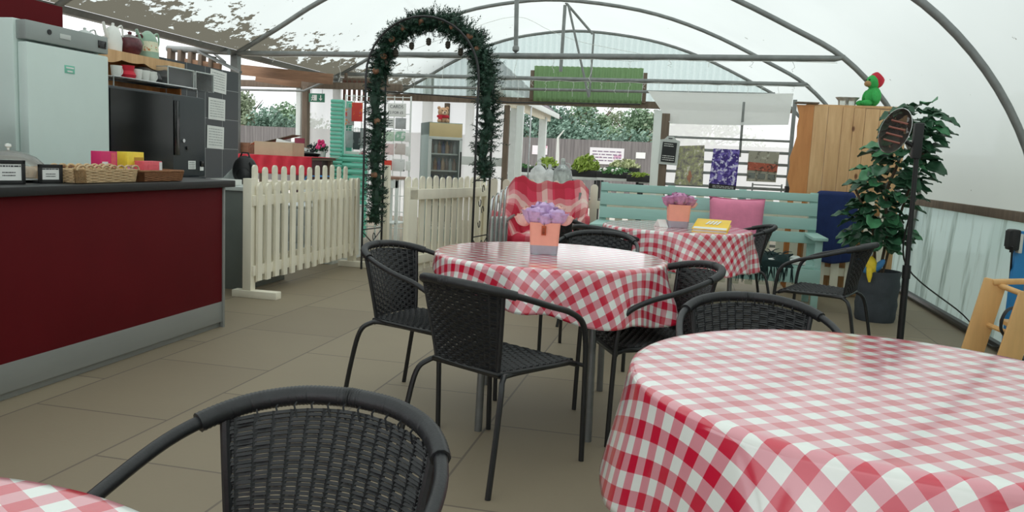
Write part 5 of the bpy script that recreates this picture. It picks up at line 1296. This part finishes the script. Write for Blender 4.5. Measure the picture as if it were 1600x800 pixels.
t = thing('plush_toy', 'green plush toy with a red hood sitting on the pine screen', 'soft toy', (aty(1362, 170, YW + .1).x, YW + .1, SZ2), R(-68))
gm = mat('green_plush', (64, 176, 88), .95, 0, .12, 60, .4)
bd = MB(); bd.ball((0, 0, .1), (.085, .075, .105), 16); bd.ball((0, -.01, .245), (.072, .07, .072), 16); bd.ball((-.08, -.03, .1), (.028, .035, .07), 10, (0, .3, 0)); bd.ball((.08, -.03, .1), (.028, .035, .07), 10, (0, -.3, 0)); bd.ball((-.05, -.09, .03), (.035, .06, .032), 10); bd.ball((.05, -.09, .03), (.035, .06, .032), 10); bd.build('body', gm, t)
MB().ball((0, .024, .264), (.08, .072, .082), 16).build('hood', M_red, t); MB().ball((0, -.066, .225), (.045, .036, .032), 12).build('muzzle', mat('tan_face', (176, 136, 92), .9, 0, .1, 40), t)
for s in (-1, 1): MB().ball((s * .026, -.07, .262), .01, 8).build('eye', M_black, t)
# navy fleece over the fence
a, b = aty(1277, 312, 8.5), aty(1337, 312, 8.5); zl = aty(1300, 413, 8.45).z; w = b.x - a.x + .05
def fl(u, v):
    e = abs(u * 2 - 1); k = v * 1.3
    rz = 1.05 - .10 * max(0, e - .72) / .28 * max(0, e - .72) / .28
    if k < .25: return Vector(((u - .5) * w, .07, rz - .6 * (.25 - k) / .25 * .6))
    if k < .3: q = (k - .25) / .05; return Vector(((u - .5) * w, .07 - .13 * q, rz + .012 * math.sin(math.pi * q)))
    q = (k - .3) / 1.0; return Vector(((u - .5) * w * (1 + .05 * q), -.06 - .015 * math.sin(u * 16) * q - .012 * q, rz - (rz - zl - .05 * e * e) * q))
mb = MB(); mb.grid(fl, 36, 46); o = mb.build('navy_fleece', M_blue, ang=0, solid=.012); o.location = ((a.x + b.x) / 2 + .01, 8.6, 0); tag(o, 'navy blue fleece cover hung over the back fence beside the bench', 'fleece')
o = MB().box((aty(1237, 292, 9.3).x, 9.3, .54), (.14, .1, 1.08)).build('black_crate_stack', M_black); tag(o, 'dark upright box between trellis and pine screen behind the bench', 'box')

# ------------------------------------------------------------------ potted plant with parrot
YP = 7.35; p = aty(1366, 497, YP); pc = Vector((p.x, YP, 0))
t = thing('potted_plant', 'tall leafy rubber plant in a charcoal pot by the plastic wall', 'plant', tuple(pc))
hp_ = aty(1366, 422, YP).z
prof = [(0, 0), (.155, 0), (.165, .03)]
for k in range(7): prof.append((.165 + .006 * math.sin(k * 2.1) + .002 * k, .03 + (hp_ - .04) * (k + 1) / 7))
prof += [(.178, hp_), (.165, hp_), (.16, hp_ - .05), (0, hp_ - .05)]
MB().lathe(prof, 30).build('pot', M_potdark, t, ang=60); MB().lathe([(0, hp_ - .03), (.10, hp_ - .035), (.158, hp_ - .045)], 20).build('soil', M_soil, t)
top = aty(1390, 175, YP - .05) - pc
stem = [Vector((0, 0, hp_ - .05)), Vector((.03, 0, .75)), Vector((.0, .02, 1.1)), Vector((.07, 0, 1.45)), top]
stp = spline(stem, 8); mb = MB(); mb.tube(stp, .013, 7); mb.tube(spline([Vector((.03, .02, hp_ - .05)), Vector((.10, .03, .8)), Vector((.19, .02, 1.2)), Vector((.25, 0, 1.45))], 6), .011, 7); mb.tube(spline([Vector((-.03, .0, hp_ - .05)), Vector((-.08, -.02, .75)), Vector((-.2, -.02, 1.0)), Vector((-.26, -.02, 1.12))], 6), .01, 7); mb.build('stem', M_bark, t)
g = random.Random(21); mb = MB()
def leaf(mb, base, d, L, Wd, up):
    d = d.normalized(); side = d.cross(up).normalized(); nn = side.cross(d)
    def fn(u, v):
        s = v; wd = Wd * max(0, math.sin(math.pi * min(1, s ** .85))) ** .55; a = (u - .5) * 2
        return base + d * (L * s) + side * (a * wd / 2) + nn * (.22 * abs(a) * wd - .22 * L * s * s + .01 * math.sin(s * 14) * abs(a))
    mb.grid(fn, 6, 9)
# leaves sit round the outline seen in the photo: wide in the middle, leaning right at the top
mb2 = MB()
for k in range(215):
    f = (k + .5) / 215; z = .62 + 1.2 * f + g.uniform(-.03, .03)
    cx = -.05 + .24 * max(0, (z - 1.0)) / .8 * 1.0; rw = .13 + .24 * math.sin(math.pi * min(1, max(0, (z - .5) / 1.45))) ** .8
    a = g.uniform(0, 6.283); rr = rw * g.uniform(.1, .72); base = Vector((cx + math.cos(a) * rr, math.sin(a) * rr * .75, z)); base.x = min(base.x, (2.38 - .56 * max(0, z - 1.2) ** 1.3) - pc.x - .15); d = Vector((math.cos(a + g.uniform(-.4, .4)), math.sin(a + g.uniform(-.4, .4)) * .9, g.uniform(-.35, .3)))
    L_ = g.uniform(.14, .20); leaf(mb2 if k % 7 == 3 else mb, base, d, L_, L_ * g.uniform(.62, .78), Vector((g.uniform(-.4, .4), g.uniform(-.7, .1), 1)).normalized())
for px_, py_, ang in ((1355, 393, -110), (1390, 395, -60), (1340, 385, -150), (1375, 378, -90)):
    b_ = aty(px_, py_ - 25, YP - .08) - pc; leaf(mb, b_, Vector((math.cos(R(ang)) * .4, -.25, -1)), .15, .1, Vector((0, -1, .2)))
mb.build('foliage', M_leafd, t, ang=0, solid=.002); mb2.build('young_leaves', mat('young_green_leaf', (74, 134, 92), .4, 0, .2, 9, .08), t, ang=0, solid=.002)
t = thing('toy_parrot', 'blue and yellow toy parrot perched on the charcoal pot', 'toy', (aty(1360, 412, YP - .12).x, YP - .12, hp_ - .035), R(-20))
MB().ball((0, 0, .09), (.055, .05, .085), 14, (0, R(-18), 0)).build('body', mat('parrot_yellow', (236, 204, 50), .6, 0, .08, 30), t)
for s, y in ((-1, -.02), (1, .02)): MB().ball((s * .06, y, .08), (.03, .045, .08), 12, (0, R(s * 35), 0)).build('wing', mat('parrot_blue', (66, 130, 186), .6, 0, .12, 30), t)
MB().tube([(0, -.035, .06), (.01, -.06, .0), (.015, -.065, -.05)], [.026, .022, .008], 8).build('tail', MATS['parrot_yellow'], t)
MB().ball((-.03, 0, .19), (.042, .036, .045), 14).build('head', M_ceramic, t); MB().ball((-.042, -.034, .195), .009, 8).build('eye', M_black, t); MB().ball((-.07, -.008, .18), (.022, .015, .026), 10).build('beak', M_black, t); MB().ball((-.02, .004, .225), (.036, .032, .022), 12).build('cap', MATS['parrot_blue'], t)

# ------------------------------------------------------------------ patio heater
def heater_glass():
    s_ = NT('smoked_lens'); tp = s_.n('ShaderNodeBsdfTransparent'); tp.inputs[0].default_value = (.42, .40, .40, 1)
    f = s_.noise(s_.coord('Object'), 9); c_ = s_.ramp(f, [(.3, lin((70, 58, 58))), (.7, lin((104, 92, 90)))]); m_ = s_.n('ShaderNodeMixShader'); m_.inputs[0].default_value = .55
    s_.l(tp.outputs[0], m_.inputs[1]); s_.l(s_.bsdf(c_, .35, 0, None, .2, .25), m_.inputs[2]); return s_.done(m_.outputs[0])
YH = 5.9; hb_ = aty(1408, 515, YH); ht = aty(1434, 225, YH)
t = thing('patio_heater', 'black pole patio heater with a clear oval lamp head before the plant', 'heater', (hb_.x + .0, YH, 0)); xx = ht.x - hb_.x
MB().lathe([(0, 0), (.2, 0), (.2, .02), (.05, .04), (.03, .06), (0, .06)], 28).build('base', M_black, t)
MB().tube([(0, 0, .03), (xx * .3, 0, .6)], .023, 12).build('pole', M_black, t); MB().tube([(xx * .3, 0, .58), (xx, 0, ht.z)], .0165, 12).build('pole', M_black, t); MB().tube([(xx * .28, 0, .55), (xx * .33, 0, .64)], .028, 12).build('clamp', M_black, t)
MB().box((xx - .005, 0, ht.z + .02), (.06, .06, .24), bv=.012).build('bracket', M_black, t)
hc = aty(1404, 209, YH) - Vector((hb_.x, YH, 0)); rot = (R(62), R(0), R(-24)); hm = Euler(rot).to_matrix()
hd = bpy.data.objects.new('lamp_head', None)
pr = [(0, .0), (.05, .004), (.10, .02), (.135, .05), (.15, .085), (.152, .09)]
o = MB().lathe(pr, 32, sx=.62, cap=False).build('lamp_head', heater_glass(), t); o.location = hc; o.rotation_euler = (R(80), R(14), R(-30))
o2 = MB().lathe([(.152, .088), (.157, .092), (.152, .098)], 32, sx=.62, cap=False).build('rim', M_steel, o)
for k in range(4): MB().tube([(-.055, -.07 + k * .045, .07), (.055, -.07 + k * .045, .07)], .007, 8).build('heating_bar', mat('copper_bar', (150, 96, 84), .4, .3, .1, 20), o)
MB().tube([hc + Vector((.02, .03, -.03)), Vector((xx - .02, 0, ht.z - .02))], .014, 8).build('neck', M_black, t)
cab = spline([Vector((hb_.x + xx * .8, YH + .03, 1.0)), Vector((hb_.x + .07, YH + .3, .6)), Vector((2.16, 6.75, .2)), Vector((2.2, 6.3, .07)), Vector((2.18, 5.95, .16)), Vector((2.1, 5.75, .45)), aty(1582, 385, 5.45)], 7)
o = MB().tube(cab, .006, 6).build('power_cable', M_black); tag(o, 'black power cable running from the heater along the plastic wall', 'cable')

# ------------------------------------------------------------------ high chair and blue post with socket
p = atx(1592, 450, 2.02)
o = MB().box((2.06, 5.55, .47), (.07, .05, .94)).build('blue_post', M_bluepaint); tag(o, 'bright blue painted post at the right edge behind the high chair', 'post')
p = atx(1583, 372, 2.0); t = thing('socket_box', 'black weatherproof socket box mounted on top of the blue post', 'socket', (p.x, p.y, p.z - .06))
MB().box((0, 0, .05), (.06, .085, .13), bv=.014).build('housing', M_black, t); MB().box((-.028, -.01, .055), (.02, .07, .10), bv=.012).build('lid', M_black, t); MB().cyl((0, 0, -.03), (0, 0, 0), .012).build('gland', M_black, t); MB().box((.035, .01, .03), (.02, .1, .12)).build('back_plate', M_palegrey, t)
h0 = atx(1530, 540, 1.95); YC = 5.15
a = aty(1556, 437, YC); bL = aty(1522, 540, YC); bR = aty(1578, 560, YC - .25)
t = thing('high_chair', 'beech wood high chair with sloping legs at the right edge', 'high chair', (a.x + .1, YC, 0)); ox = Vector((a.x + .1, YC, 0))
TL = a - ox; FL = Vector((bL.x - ox.x - .02, 0, 0)); k = (TL.z) / max(.1, TL.z - bL.z); FL = TL + (bL - ox - TL) * k
TR = aty(1612, 458, YC - .28) - ox; FR = TR + Vector((FL.x - TL.x, FL.y - TL.y, 0)) ; FR.z = 0
BK = Vector((.52, .0, 0))
for P, Q in ((TL, FL), (TR, FR)): MB().bar(Q, P, .125, .03, (0, 1, 0), .012).build('leg', M_beech, t)
for P, Q in ((TL, FL), (TR, FR)): MB().bar(Vector((P.x + .5, P.y, 0)), Vector((P.x + .28, P.y, P.z)), .125, .03, (0, 1, 0), .012).build('leg', M_beech, t)
for P in (TL, TR): MB().bar(P + Vector((-.02, 0, -.015)), P + Vector((.34, 0, .02)), .03, .06, (0, 1, 0), .01).build('side_rail', M_beech, t)
MB().tube([TL + Vector((.02, 0, -.03)), TR + Vector((.02, 0, -.03))], .016, 10).build('front_bar', M_beech, t)
zs_ = TL.z - .24; fx = FL.x + (TL.x - FL.x) * zs_ / TL.z
MB().box(((TL.x + TR.x) / 2 + .16, (TL.y + TR.y) / 2, zs_), (.32, abs(TL.y - TR.y), .025)).build('seat', M_beech, t); MB().tube([Vector((fx + .03, TL.y, zs_ - .03)), Vector((fx + .06, TR.y, zs_ - .03))], .015, 8).build('foot_bar', M_beech, t)
mb = MB(); q0, q1, q2, q3, q4 = [aty(x, y, 4.92) - ox for x, y in ((1592, 479), (1575, 484), (1566, 498), (1564, 514), (1569, 524))]
mb.tube(spline([q0 + Vector((.05, .1, 0)), q0, q1, q2, q3, q4], 5), .016, 6, flat=.4); mb.build('harness_strap', M_black, t)

# ------------------------------------------------------------------ icicle lights along the ties
M_lightcord = mat('white_cord', (222, 226, 220), .5, 0, .05, 20)
def icicles(y, x0, x1, z0, z1, n, seed, label):
    g = random.Random(seed); mb = MB(); P = []
    for k in range(n + 1):
        f = k / n; P.append(Vector((x0 + (x1 - x0) * f, y - .035, z0 + (z1 - z0) * f - .02 - .02 * math.sin(k * 1.3) ** 2)))
    mb.tube(P, .0028, 4)
    for k in range(1, n):
        L_ = g.choice((.08, .14, .22, .32)) * g.uniform(.7, 1.1); p = P[k]; path = [p + Vector((g.uniform(-.02, .02), 0, -L_ * j / 5)) for j in range(6)]
        mb.tube(path, .0024, 4)
        for q in path[1:]: mb.ball(tuple(q), .004, 6)
    o = mb.build('icicle_lights', M_lightcord); tag(o, label, 'string lights')
icicles(Y3, -5.55, 1.57, EZ(2.31), EZ(2.33), 34, 1, 'white icicle light string drooping from the middle cross pipe')
icicles(Y2, -5.55, 1.46, EZ(2.25), EZ(2.31), 16, 2, 'sparse white icicle light string on the nearest cross pipe')
mb = MB(); P = [aty(x, y, Y3 + .6) for x, y in ((640, 80), (720, 50), (805, 26), (860, 48), (910, 66), (1000, 84))]; mb.tube(spline(P, 4), .003, 4); tag(mb.build('light_cord', M_lightcord), 'thin white light cord looping under the ridge', 'cord')

# ------------------------------------------------------------------ light
w = bpy.data.worlds.new('overcast_sky'); scn.world = w; w.use_nodes = True; nt = w.node_tree; nt.nodes.clear()
bg = nt.nodes.new('ShaderNodeBackground'); out = nt.nodes.new('ShaderNodeOutputWorld'); tc = nt.nodes.new('ShaderNodeTexCoord'); sx = nt.nodes.new('ShaderNodeSeparateXYZ'); rp = nt.nodes.new('ShaderNodeValToRGB')
nt.links.new(tc.outputs['Generated'], sx.inputs[0]); nt.links.new(sx.outputs[2], rp.inputs[0])
e = rp.color_ramp.elements; e[0].position = 0; e[0].color = (.50, .52, .535, 1); e[1].position = .9; e[1].color = (1, 1, .99, 1)
nt.links.new(rp.outputs[0], bg.inputs[0]); bg.inputs[1].default_value = 2.45; nt.links.new(bg.outputs[0], out.inputs[0])
scn.view_settings.view_transform = 'Standard'; scn.view_settings.look = 'None'; scn.view_settings.gamma = 1; scn.view_settings.use_curve_mapping = False
scn.view_settings.exposure = 0.0
scn.cycles.max_bounces = 10; scn.cycles.diffuse_bounces = 5; scn.cycles.transparent_max_bounces = 16; scn.cycles.transmission_bounces = 6
